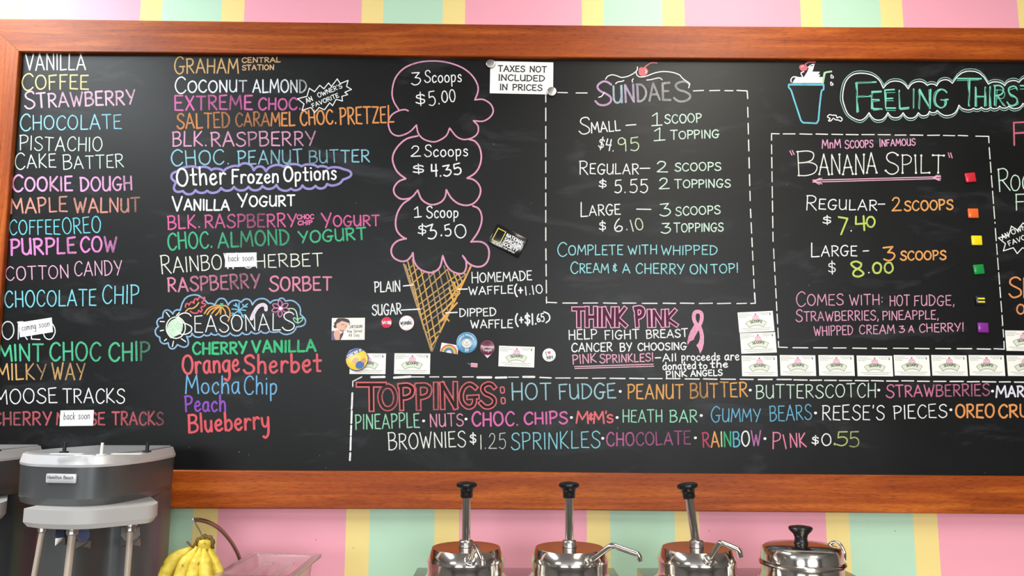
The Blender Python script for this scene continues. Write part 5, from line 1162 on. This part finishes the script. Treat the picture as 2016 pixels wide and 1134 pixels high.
# ------------------------------------------------------------------ syrup pumps in steel warmers
YP = 1.68
def wp(px, py, Y=YP): return P(px, py, Y)
ZT = wp(1100, 1118, 1.80).z        # top of the warmers
def warmer(x0p, x1p, lab, wells):
    xa, xb = P(x0p, 1118, 1.80).x, P(x1p, 1118, 1.80).x
    ya, yb = 1.57, 1.80
    r = empty('syrup_warmer', ((xa+xb)/2, (ya+yb)/2, ZC), lab, 'warmer', 'steel syrup warmers')
    cx_, cy_ = (xa+xb)/2, (ya+yb)/2
    bm = bmesh.new(); hx, hy, zt_, zb_ = (xb-xa)/2, (yb-ya)/2, ZT-ZC, .008
    ks = sorted(k-cx_ for k in wells); mid = sum(ks)/2
    for k, (u0, u1) in zip(ks, ((-hx, mid), (mid, hx))):
        prev = None
        angs = sorted([2*PI*q/40 for q in range(40)]+[math.atan2(b_-(YP-cy_), a_-k) % (2*PI) for a_ in (u0, u1) for b_ in (-hy, hy)])
        loopv = []
        for an in angs:
            dx, dy = math.cos(an), math.sin(an)
            t = min([((u1 if dx > 0 else u0)-k)/dx if abs(dx) > 1e-6 else 9, ((hy if dy > 0 else -hy)-(YP-cy_))/dy if abs(dy) > 1e-6 else 9])
            loopv.append((bm.verts.new((k+dx*.0835, YP-cy_+dy*.0835, zt_)), bm.verts.new((k+dx*t, YP-cy_+dy*t, zt_))))
        for q in range(len(loopv)):
            a_, b_ = loopv[q], loopv[(q+1) % len(loopv)]
            bm.faces.new((a_[0], a_[1], b_[1], b_[0]))
    for (p_, q_) in (((-hx, -hy), (hx, -hy)), ((hx, -hy), (hx, hy)), ((hx, hy), (-hx, hy)), ((-hx, hy), (-hx, -hy))):
        bm.faces.new([bm.verts.new((x_, y_, z_)) for (x_, y_), z_ in ((p_, zb_), (q_, zb_), (q_, zt_), (p_, zt_))])
    bobj('casing', bm, M_STEELD, r)
    for k in wells:
        bm = bmesh.new(); lathe(bm, [(.086, ZT-ZC-.002), (.088, ZT-ZC+.003), (.083, ZT-ZC+.0045)], c=(k-cx_, YP-cy_, 0), seg=40, cap=False); bobj('well_ring', bm, M_CHROME, r, autos=60)
    for sx_ in (-1, 1):
        for sy_2 in (-1, 1):
            bm = bmesh.new(); lathe(bm, [(.012, 0), (.014, .008)], c=(sx_*((xb-xa)/2-.03), sy_2*((yb-ya)/2-.03), 0), seg=16); bobj('foot', bm, M_BLACK, r)
    return r
X1, X2, X3, X4 = P(917.5, 1080, YP).x, P(1121, 1082, YP).x, P(1371.5, 1082, YP).x, P(1578, 1085, YP).x
warmer(822, 1208, 'steel double warmer holding the left and middle syrup pumps', (X1, X2))
warmer(1254, 1655, 'steel double warmer holding the right syrup pump and the lidded jar', (X3, X4))
ZL = P(917, 1077, YP).z            # lid top
HJ = ZL-ZT
def jarbody(r, zt, rt_, parent_name='jar'):
    """rt_ radius of body; from lid flank bottom down into the well"""
    bm = bmesh.new()
    lathe(bm, [(rt_*.93, -.145), (rt_*.95, zt-.066), (rt_*1.06, zt-.062), (rt_*1.07, zt-.058), (rt_*1.01, zt-.052), (rt_*.985, zt-.045), (rt_, zt-.024)], seg=56)
    return bobj(parent_name, bm, M_CHROME, r, autos=35)
def pump(x, lab, spout, tilt, zoff=0.0, nut=None):
    z = ZL+zoff
    r = empty('syrup_pump', (x, YP, z), lab, 'pump', 'steel syrup pumps')
    jarbody(r, 0, .0785)
    bm = bmesh.new(); lathe(bm, [(.0795, -.0255), (.0795, -.0235), (.0700, -.0012), (.0688, 0), (.0, .0004)], seg=56, cap=False); bobj('lid', bm, M_CHROME, r, autos=30)
    bm = bmesh.new(); lathe(bm, [(.0135, 0), (.0150, .001), (.0150, .0035), (.0138, .0040), (.0138, .0105), (.0146, .0115), (.0130, .0135), (.0, .0136)], seg=6*5, cap=False); bobj('collar', bm, M_BRUSH, r, autos=35)
    T = Matrix.Rotation(math.radians(tilt), 4, 'Y')
    bm = bmesh.new(); lathe(bm, [(.0088, .008), (.0088, .102)], seg=28, mat=T); bobj('plunger_rod', bm, M_CHROME, r, autos=35)
    bm = bmesh.new(); lathe(bm, [(.0115, .098), (.0130, .1005), (.0125, .106), (.0135, .1135), (.0165, .1175), (.0205, .1200), (.0212, .1225), (.0205, .1265), (.0170, .1285), (.006, .1305), (.0, .1307)], seg=36, mat=T); bobj('knob', bm, M_KNOB, r, autos=40)
    # nut on the flank, then the bent spout
    a, b = Vector(nut[0]), Vector(nut[1])
    q = (b-a).normalized().to_track_quat('Z', 'Y').to_matrix().to_4x4()
    bm = bmesh.new(); lathe(bm, [(.0112, -.003), (.0118, .0), (.0118, .0035), (.0102, .0045), (.0098, .009), (.007, .010)], c=a, seg=24, mat=q); bobj('spout_nut', bm, M_BRUSH, r, autos=35)
    bm = bmesh.new(); tube(bm, catmull(spout, 5), .0054, 14); bobj('spout', bm, M_CHROME, r, autos=50)
    return r
def rel(x, z, px, py, Y): return P(px, py, Y)-Vector((x, YP, z))
def spt(x, pts, z=None): return [rel(x, ZL if z is None else z, *p) for p in pts]
pump(X1, 'leftmost syrup pump, straight plunger, spout bent down towards the viewer', spt(X1, [(926, 1102, 1.600), (929, 1094, 1.594), (934, 1080, 1.586), (937, 1077, 1.580), (941, 1083, 1.570), (947, 1096, 1.557), (949.5, 1103, 1.552), (950, 1113, 1.550)]), 0.0, nut=(spt(X1, [(925.5, 1104, 1.606), (927.5, 1097, 1.596)])))
pump(X2, 'middle syrup pump with its long spout reaching right', spt(X2, [(1163, 1105, 1.612), (1172, 1098, 1.606), (1198, 1078, 1.598), (1206, 1074.5, 1.596), (1216, 1077, 1.594), (1244, 1087, 1.588), (1256, 1092, 1.585), (1261, 1105, 1.584)]), 0.0, nut=(spt(X2, [(1160, 1107, 1.614), (1168, 1100, 1.608)])))
pump(X3, 'rightmost syrup pump with its plunger leaning left', spt(X3, [(1396, 1101, 1.604), (1402, 1093, 1.598), (1415, 1073, 1.590), (1419, 1069, 1.588), (1427, 1071, 1.586), (1446, 1079, 1.580), (1454, 1084, 1.577), (1458.5, 1097, 1.576)]), -7.2, nut=(spt(X3, [(1394.5, 1103, 1.606), (1400, 1096, 1.600)])))
# lidded jar
r = empty('topping_jar', (X4, YP, ZL), 'steel topping jar with a domed lid and a wide black knob, right of the pumps', 'jar')
bm = bmesh.new(); lathe(bm, [(.0745, -.145), (.0790, -.066), (.0850, -.062), (.0850, -.058), (.0800, -.050), (.0800, -.030)], seg=56); bobj('jar', bm, M_CHROME, r, autos=35)
bm = bmesh.new(); lathe(bm, [(.0800, -.034), (.0850, -.032), (.0862, -.029), (.0845, -.026), (.0812, -.0235), (.0795, -.006), (.0765, .0005), (.0700, .0040), (.0350, .0075), (.0, .0085)], seg=56, cap=False); bobj('lid', bm, M_CHROME, r, autos=32)
bm = bmesh.new(); lathe(bm, [(.0165, .006), (.0135, .010), (.0125, .020), (.0150, .027), (.0225, .034), (.0240, .038), (.0225, .041), (.0120, .043), (.0, .0435)], seg=36); bobj('knob', bm, M_KNOB, r, autos=40)
bm = bmesh.new(); tube(bm, catmull([(.058, .012, -.001), (.068, .008, .0085), (.079, .002, .0075), (.086, -.004, -.008), (.086, -.004, -.024)], 4), .0032, 10); bobj('ladle_handle_notch', bm, M_CHROME, r, autos=50)

# ------------------------------------------------------------------ triple spindle drink mixer and its neighbour
ZM = 1.55-.1333                     # underside of the silver trim
def mixer():
    """built in world coordinates about an origin at the counter"""
    org = Vector((-.83, 1.72, ZC))
    r = empty('drink_mixer', org, 'charcoal triple-spindle drink mixer with a silver nameplate, in front of the board', 'mixer', 'drink mixers at the left end')
    IN = Matrix.Translation(-org)
    def put(name, bm, m, par=None, **kw):
        o = bobj(name, bm, m, None, **kw)
        o.parent = par or r; o.matrix_parent_inverse = IN if par is None else Matrix()
        return o
    front = [PZ(38, 912, ZM), PZ(60, 916, ZM), PZ(110, 918, ZM), PZ(165, 918.5, ZM), PZ(215, 916.5, ZM), PZ(265, 911.5, ZM), PZ(310, 905, ZM), PZ(346, 897.5, ZM)]
    fr = catmull([(p.x, p.y, 0) for p in front], 5)
    xl, yl = fr[0].x, fr[0].y
    xr, yr_ = fr[-1].x, fr[-1].y
    YBK = 1.90
    plan = [(p.x, p.y) for p in fr]+[(xr-.01, YBK), (xl+.04, YBK), (xl+.004, yl+.1)]
    cxm, cym = (xl+xr)/2, 1.72
    def shr(s_): return [(cxm+(x-cxm)*s_, cym+(y-cym)*s_) for x, y in plan]
    hb = ZM-.0745
    # body
    bm = bmesh.new(); prism(bm, shr(.975), hb+.012, ZM, shr(.985)); prism(bm, shr(.945), hb-.002, hb+.012, shr(.975)); put('head_housing', bm, M_MIXBODY, autos=35)
    # silver trim band, bevelled inwards to the top
    bm = bmesh.new(); prism(bm, shr(.99), ZM-.002, ZM+.003, shr(1.0)); prism(bm, shr(1.0), ZM+.003, ZM+.020, shr(.962)); put('top_trim', bm, M_MIXTRIM, autos=25)
    bm = bmesh.new(); prism(bm, shr(.955), ZM+.018, ZM+.0235, shr(.93)); put('top_panel', bm, M_MIXTOP, autos=25)
    zt = ZM+.0235
    for a, b, y_ in ((100, 163, 894.5), (148, 185, 898), (220, 280, 894.5)):  # thin white strips lying on the top panel
        p, q = PZ(a, y_, zt), PZ(b, y_, zt)
        bm = bmesh.new(); box(bm, ((p.x+q.x)/2, (p.y+q.y)/2, zt+.0008), (abs(q.x-p.x), .012, .0016), .0005); put('white_strip', bm, M_WHITE)
    for a, y_, c, h_ in ((126, 891, M_BLACK, .020), (289, 890, M_BLACK, .019), (199, 897, M_WHITE, .024)):
        p = PZ(a, y_, zt)
        bm = bmesh.new(); tube(bm, [p+Vector((0, 0, -.001)), p+Vector((.001, 0, h_))], .0036 if c is M_BLACK else .0026, 12); box(bm, p+Vector((0, 0, .0012)), (.014, .012, .003), .001); put('toggle_switch', bm, c, autos=40)
    # lower grey band
    f2 = [PZ(47, 1003, hb-.004), PZ(75, 1006, hb-.004), PZ(130, 1008, hb-.004), PZ(180, 1007, hb-.004), PZ(230, 1003, hb-.004), (PZ(275, 999, hb-.004)), PZ(302, 996, hb-.004), PZ(311, 991, hb-.004)]
    p2 = [(p.x, p.y) for p in catmull([(p.x, p.y, 0) for p in f2], 4)]+[(xr-.06, 1.86), (xl+.06, 1.86)]
    c2 = (sum(p[0] for p in p2)/len(p2), sum(p[1] for p in p2)/len(p2))
    sh2 = lambda s_: [(c2[0]+(x-c2[0])*s_, c2[1]+(y-c2[1])*s_) for x, y in p2]
    bm = bmesh.new(); prism(bm, sh2(.94), hb-.036, hb-.027, sh2(1.0)); prism(bm, sh2(1.0), hb-.027, hb-.002, sh2(1.0)); put('lower_band', bm, M_MIXLOW, autos=40)
    zb = hb-.036
    # nameplate
    a, b = P(91, 942, 1.52), P(152, 942, 1.52)
    fy = min(p.y for p in fr)
    # tangent to the housing front between pixels 92 and 152
    pa, pb = PZ(92, 942, ZM-.027), PZ(152, 942, ZM-.027)
    def surf(px):
        # nearest point of the shrunk plan along that pixel column
        s = shr(.981); best = None
        for i in range(len(fr)-1):
            (x0, y0), (x1, y1) = s[i], s[i+1]
            for t in (0, .25, .5, .75):
                x, y = x0+(x1-x0)*t, y0+(y1-y0)*t
                d_ = Vector((x, y, ZM-.027-CAMZ)); u = 1008+F*d_.dot(RT)/d_.dot(FW)
                if best is None or abs(u-px) < best[0]: best = (abs(u-px), x, y)
        return Vector((best[1], best[2], 0))
    A, B = surf(92), surf(152); mid = (A+B)/2; dr = (B-A).normalized(); nrm = Vector((dr.y, -dr.x, 0))
    zc_ = P(120, 941.5, mid.y).z
    Mx = Matrix(((dr.x, -nrm.x, 0, mid.x+nrm.x*.0032), (dr.y, -nrm.y, 0, mid.y+nrm.y*.0032), (0, 0, 1, zc_), (0, 0, 0, 1)))
    bm = bmesh.new(); vs = box(bm, (0, 0, 0), ((B-A).length, .005, .0175), .0022)
    for v in vs: v.co = Mx @ v.co
    npl = put('nameplate', bm, M_MIXTRIM, autos=40)
    i = Ink(lambda x, y, l: Mx @ Vector((x, -.0027-.0001*l, y))); L2 = (B-A).length
    i.text('Hamilton Beach', -L2*.43, L2*.42, -.0008, -.0008, .0058, .0009, lin((44, 44, 48)), up=1, jit=0)
    i.stroke([(-L2*.4, -.0052), (L2*.42, -.0052)], .0007, lin((150, 150, 152)))
    o = i.build('lettering', M_CHALKP, None); o.parent = npl; o.matrix_parent_inverse = Matrix()
    # column behind, down to the base
    f3 = [P(75, 1060, 1.70), P(110, 1060, 1.685), P(160, 1060, 1.70), P(215, 1060, 1.75), P(258, 1060, 1.755), P(296, 1060, 1.79), P(316, 1060, 1.83)]
    p3 = [(p.x, p.y) for p in catmull([(p.x, p.y, 0) for p in f3], 4)]
    p3 += [(P(333, 1060, 1.905).x, 1.905), (p3[0][0]+.012, 1.905)]
    bm = bmesh.new(); prism(bm, p3, ZC+.03, hb+.004); put('column', bm, M_MIXBODY, autos=35)
    bm = bmesh.new(); prism(bm, [(xl+.02, 1.50), (xr-.06, 1.56), (xr-.05, 1.9), (xl+.05, 1.9)], ZC, ZC+.03); put('base', bm, M_MIXBODY, autos=30)
    # spindles, each tilted a little
    for (a, b, c, d_, Y0, rr) in ((85, 1036, 66, 1140, 1.63, .0052), (143.5, 1041, 132, 1140, 1.585, .0068), (257.5, 1035, 249.5, 1140, 1.66, .0060)):
        p, q = P(a, b, Y0), P(c, d_, Y0-.012)
        e_ = p+(q-p)*1.9
        bm = bmesh.new(); tube(bm, [p+(p-q).normalized()*.012, e_], rr, 18); sp_ = put('spindle', bm, flat((186, 170, 154), .3), autos=40)
        bm = bmesh.new(); dq = (q-p).normalized().to_track_quat('Z', 'Y').to_matrix().to_4x4()
        lathe(bm, [(rr*2.0, -.006), (rr*2.0, .001), (rr*1.5, .002), (rr*1.6, .004), (rr*1.6, .010), (rr*1.2, .0125)], c=p, seg=20, mat=dq); o = bobj('spindle_collar', bm, M_BRUSH, None, autos=35); o.parent = sp_
        bm = bmesh.new(); lathe(bm, [(.004, -.002), (.015, 0), (.015, .003), (.004, .005)], c=e_, seg=20, mat=dq); o = bobj('agitator', bm, M_BRUSH, None, autos=35); o.parent = sp_
    # cup rests on the column
    for cx_, top, bot, hw, Y0, c in ((118, 1040, 1066, 8, 1.672, (58, 64, 84)), (163, 1040, 1072, 13, 1.678, (96, 104, 136)), (256, 1038, 1068, 17, 1.735, (150, 150, 146))):
        t_, b_ = P(cx_, top, Y0), P(cx_-1, bot, Y0); mpx = Y0/F
        bm = bmesh.new()
        vv = [P(cx_-hw, top, Y0+.01), P(cx_+hw, top, Y0+.01), P(cx_+hw+1, top+16, Y0-.004), P(cx_+hw*.6, top+26, Y0-.008), P(cx_-hw*.6, top+26, Y0-.008), P(cx_-hw-1, top+16, Y0-.004)]
        f_ = [bm.verts.new(v) for v in vv]; g_ = [bm.verts.new(v+Vector((0, .004, 0))) for v in vv]
        bm.faces.new(f_); bm.faces.new(g_[::-1])
        for k in range(6): bm.faces.new((f_[k], g_[k], g_[(k+1) % 6], f_[(k+1) % 6]))
        cr_ = put('cup_rest', bm, flat(c, .25))
        bm = bmesh.new()
        vv = [P(cx_-hw-1, bot-6, Y0-.006), P(cx_+hw+2, bot-8, Y0-.006), P(cx_+hw+2, bot+7, Y0-.014), P(cx_, bot+4, Y0-.018), P(cx_-hw-2, bot+9, Y0-.014)]
        f_ = [bm.verts.new(v) for v in vv]; g_ = [bm.verts.new(v+Vector((0, .004, 0))) for v in vv]
        bm.faces.new(f_); bm.faces.new(g_[::-1])
        for k in range(5): bm.faces.new((f_[k], g_[k], g_[(k+1) % 5], f_[(k+1) % 5]))
        put('cup_bracket', bm, M_BRUSH)
    return r
mx1 = mixer()
def copy_tree(o, parent=None):
    c = o.copy(); COL.objects.link(c)
    if parent: c.parent = parent; c.matrix_parent_inverse = o.matrix_parent_inverse.copy()
    for ch in list(o.children):
        k = copy_tree(ch, c)
    return c
mx2 = copy_tree(mx1)
mx2.location = mx1.location+Vector((P(62, 893, 1.80).x-P(345, 893, 1.80).x, 0.02, 0))
mx2['label'] = 'second charcoal drink mixer, cut off by the left edge of the picture'

# ------------------------------------------------------------------ banana hook and bananas
M_BAN = bpy.data.materials.new('banana_skin'); M_BAN.use_nodes = True
nt = M_BAN.node_tree; b = nt.nodes['Principled BSDF']
tc = nt.nodes.new('ShaderNodeTexCoord'); n = nt.nodes.new('ShaderNodeTexNoise'); n.inputs['Scale'].default_value = 60; n.inputs['Detail'].default_value = 5
r_ = nt.nodes.new('ShaderNodeValToRGB'); e = r_.color_ramp.elements
e[0].position = .31; e[0].color = rgb((112, 78, 26)); e[1].position = .37; e[1].color = rgb((206, 178, 44)); k = e.new(.62); k.color = rgb((236, 212, 84))
nt.links.new(tc.outputs['Object'], n.inputs['Vector']); nt.links.new(n.outputs['Fac'], r_.inputs['Fac']); nt.links.new(r_.outputs['Color'], b.inputs['Base Color'])
b.inputs['Roughness'].default_value = .45
M_STEM = mat('banana_crown_brown', (112, 84, 40), .7, noise=(90, .35), bump=.3)
M_HOOK = mat('brown_steel_rod', (150, 122, 112), .2, .9, noise=(20, .06))
YN = 1.66
crown = P(397, 1060, YN)
r = empty('banana_bunch', crown, 'bunch of ripe yellow bananas hanging from the hook, brown crown up', 'bananas')
def ban(pts, rmax, name='banana'):
    q = [P(px, py, Y)-crown for px, py, Y in pts]
    c = catmull(q, 5); N = len(c)
    rad = []
    for i in range(N):
        t = i/(N-1)
        k = .30 if t < .0 else (.34+.66*min(1, max(0, (t-.10)/.25))**.8)
        if t > .82: k *= max(.18, 1-((t-.82)/.18)**1.6)
        rad.append(rmax*k)
    bm = bmesh.new(); tube(bm, c, rad, 7); o = bobj(name, bm, M_BAN, r, smooth=True)
    sub = o.modifiers.new('smooth', 'SUBSURF'); sub.levels = 1; sub.render_levels = 1
    tip = c[-1]; bm = bmesh.new(); tube(bm, [tip-(c[-1]-c[-3]).normalized()*.002, tip+(c[-1]-c[-3]).normalized()*.006], [rmax*.24, rmax*.16], 6); t_ = bobj('tip', bm, M_STEM, o)
ban([(384, 1074, 1.665), (366, 1086, 1.665), (345, 1100, 1.662), (329, 1126, 1.660), (322, 1160, 1.655), (330, 1195, 1.650), (350, 1222, 1.648)], .0172)
ban([(390, 1076, 1.655), (378, 1092, 1.650), (366, 1110, 1.640), (356, 1136, 1.632), (352, 1166, 1.628), (360, 1200, 1.628)], .0168)
ban([(395, 1078, 1.650), (390, 1096, 1.642), (386, 1114, 1.632), (380, 1140, 1.622), (380, 1170, 1.620), (386, 1202, 1.622)], .0162)
ban([(401, 1078, 1.650), (403, 1096, 1.640), (404, 1116, 1.630), (406, 1142, 1.622), (408, 1170, 1.622), (406, 1200, 1.626)], .0158)
ban([(408, 1074, 1.658), (415, 1092, 1.654), (421, 1112, 1.650), (430, 1136, 1.644), (434, 1164, 1.642), (428, 1198, 1.642)], .0150)
ban([(388, 1072, 1.675), (372, 1090, 1.685), (358, 1110, 1.692), (346, 1138, 1.694), (344, 1170, 1.692)], .0160)
ban([(406, 1072, 1.672), (412, 1096, 1.686), (414, 1120, 1.696), (416, 1148, 1.698), (414, 1180, 1.694)], .0155)
bm = bmesh.new()
pc = [P(383, 1078, YN)-crown, P(388, 1066, YN)-crown, P(400, 1057, YN)-crown, P(412, 1058, YN)-crown, P(418, 1064, YN)-crown, P(418, 1080, YN)-crown]
tube(bm, catmull(pc, 3), [.0045+.0015*math.sin(q*2.1) for q in range(16)], 8)
bobj('crown', bm, M_STEM, r, smooth=True)
bm = bmesh.new(); lathe(bm, [(.0115, -.012), (.0130, -.004), (.0108, .0035), (.0, .0050)], c=P(403, 1067, YN-.004)-crown, seg=14, cap=False); bobj('cut_face', bm, M_BAN, r, smooth=True)
bm = bmesh.new(); tube(bm, catmull([P(368, 1066, YN)-crown, P(377, 1075, YN)-crown, P(386, 1079, YN)-crown], 3), .0022, 6); bobj('dry_stalk', bm, M_STEM, r)
# stand
base = Vector((P(476, 1100, 1.915).x, 1.915, ZC))
r = empty('banana_stand', base, 'curved steel banana stand with a hanging hook, behind the bananas', 'stand')
pp = [P(382, 1024, 1.645), P(394, 1024, 1.66), P(412, 1029, 1.69), P(432, 1041, 1.74), P(450, 1060, 1.79), P(464, 1082, 1.84), P(473, 1105, 1.875), P(480, 1150, 1.905), base+Vector((0, 0, .012))]
bm = bmesh.new(); tube(bm, [p-base for p in catmull(pp, 6)], .0043, 14); bobj('arm', bm, M_HOOK, r, autos=50)
bm = bmesh.new(); tube(bm, [p-base for p in catmull([P(382, 1025, 1.642), P(388, 1036, 1.645), P(395, 1049, 1.650), P(399, 1059, 1.655), P(404, 1058, 1.660)], 4)], .0014, 8); bobj('hook', bm, M_BRUSH, r, autos=50)
bm = bmesh.new(); lathe(bm, [(.0046, -.001), (.0050, .0), (.0046, .0012)], c=P(381.5, 1024, 1.644)-base, seg=16, mat=Matrix.Rotation(math.radians(75), 4, 'Y')); bobj('end_cap', bm, M_CHROME, r, autos=50)
bm = bmesh.new(); lathe(bm, [(.048, 0), (.049, .004), (.046, .009), (.008, .013)], seg=40); bobj('base_plate', bm, M_HOOK, r, autos=40)

# ------------------------------------------------------------------ clear plastic food pan
M_CLEAR = bpy.data.materials.new('clear_polycarbonate'); M_CLEAR.use_nodes = True
nt = M_CLEAR.node_tree; b = nt.nodes['Principled BSDF']
b.inputs['Base Color'].default_value = rgb((250, 228, 232)); b.inputs['Transmission Weight'].default_value = .86; b.inputs['Roughness'].default_value = .16; b.inputs['IOR'].default_value = 1.45  # pink tint in the base colour stands for the wall's reflection
n = nt.nodes.new('ShaderNodeTexNoise'); n.inputs['Scale'].default_value = 70; tc = nt.nodes.new('ShaderNodeTexCoord'); nt.links.new(tc.outputs['Object'], n.inputs['Vector'])
bp = nt.nodes.new('ShaderNodeBump'); bp.inputs['Strength'].default_value = .08; bp.inputs['Distance'].default_value = .002; nt.links.new(n.outputs['Fac'], bp.inputs['Height']); nt.links.new(bp.outputs['Normal'], b.inputs['Normal'])
Z0 = P(497, 1087, 1.84).z
BLc, BRc = PZ(497, 1087, Z0), PZ(634, 1090, Z0)
dl = (PZ(441, 1134, Z0)-BLc).normalized(); drt = (BRc-BLc).normalized()
dn = Vector((drt.y, -drt.x, 0))
dn = (dl*.5+dn*.5).normalized()
Wd = (BRc-BLc).length; Ln = .24
org = (BLc+BRc)/2+dn*Ln/2; org.z = ZC
r = empty('food_pan', org, 'clear plastic food pan with a flat rim, between the bananas and the pumps', 'pan')
def pan_pt(u, v, z): return (BLc+drt*(Wd*u)+dn*(Ln*v))*1.0-Vector((org.x, org.y, 0))+Vector((0, 0, z-ZC-Z0+0)) if False else Vector(((BLc+drt*(Wd*u)+dn*(Ln*v)).x-org.x, (BLc+drt*(Wd*u)+dn*(Ln*v)).y-org.y, z-ZC))
def loop(u0, v0, z, rad=.08):
    """rounded rectangle inset by u0, v0 (fractions)"""
    pts = []
    for cx_, cy_, a0 in ((1-u0-rad, v0+rad*.55, -90), (1-u0-rad, 1-v0-rad*.55, 0), (u0+rad, 1-v0-rad*.55, 90), (u0+rad, v0+rad*.55, 180)):
        for k in range(5):
            a = math.radians(a0+90*k/4); pts.append((cx_+rad*math.cos(a), cy_+rad*.55*math.sin(a)))
    return [pan_pt(u, v, z) for u, v in pts]
bm = bmesh.new()
prof = [loop(0, 0, Z0-.006, .04), loop(0, 0, Z0, .04), loop(.085, .06, Z0, .08), loop(.10, .07, Z0-.006, .08), loop(.15, .10, Z0-.090, .08), loop(.17, .12, Z0-.093, .08)]
rings = [[bm.verts.new(p) for p in l_] for l_ in prof]
for a, c in zip(rings, rings[1:]):
    for k in range(20): bm.faces.new((a[k], a[(k+1) % 20], c[(k+1) % 20], c[k]))
bm.faces.new(rings[-1])
o = bobj('pan_body', bm, M_CLEAR, r, autos=40)
so = o.modifiers.new('thickness', 'SOLIDIFY'); so.thickness = .0022; so.offset = -1
for u in (.34, .62):
    bm = bmesh.new()
    a = [pan_pt(u-.055, .16, Z0-.012), pan_pt(u+.055, .16, Z0-.012), pan_pt(u+.055, .80, Z0-.012), pan_pt(u-.055, .80, Z0-.012)]
    v1 = [bm.verts.new(p) for p in a]; v2 = [bm.verts.new(p-Vector((0, 0, .004))) for p in a]
    bm.faces.new(v1); bm.faces.new(v2[::-1])
    for k in range(4): bm.faces.new((v1[k], v2[k], v2[(k+1) % 4], v1[(k+1) % 4]))
    bobj('divider_bar', bm, M_CLEAR, r)
bm = bmesh.new(); a = [pan_pt(*p) for p in ((.2, .16, Z0-.055), (.8, .16, Z0-.055), (.8, .86, Z0-.055), (.2, .86, Z0-.055))]
v1 = [bm.verts.new(p) for p in a]; v2 = [bm.verts.new(p-Vector((0, 0, .033))) for p in a]
bm.faces.new(v1); bm.faces.new(v2[::-1])
for k in range(4): bm.faces.new((v1[k], v2[k], v2[(k+1) % 4], v1[(k+1) % 4]))
syr = bobj('pink_topping', bm, mat('pink_topping', (232, 96, 132), .3, noise=(30, .1)), None)
syr.location = org; tag(syr, 'pink topping lying inside the clear food pan', 'topping')
# tin the pan stands in
bm = bmesh.new(); a = [pan_pt(*p) for p in ((.1, .07, ZC), (.9, .07, ZC), (.9, .93, ZC), (.1, .93, ZC))]
v1 = [bm.verts.new(p) for p in a]; v2 = [bm.verts.new(p+Vector((0, 0, Z0-.0965-ZC))) for p in a]
bm.faces.new(v1[::-1]); bm.faces.new(v2)
for k in range(4): bm.faces.new((v1[k], v1[(k+1) % 4], v2[(k+1) % 4], v2[k]))
t_ = bobj('steel_riser', bm, M_BRUSH, None); t_.location = org; tag(t_, 'plain steel riser under the clear food pan', 'riser')
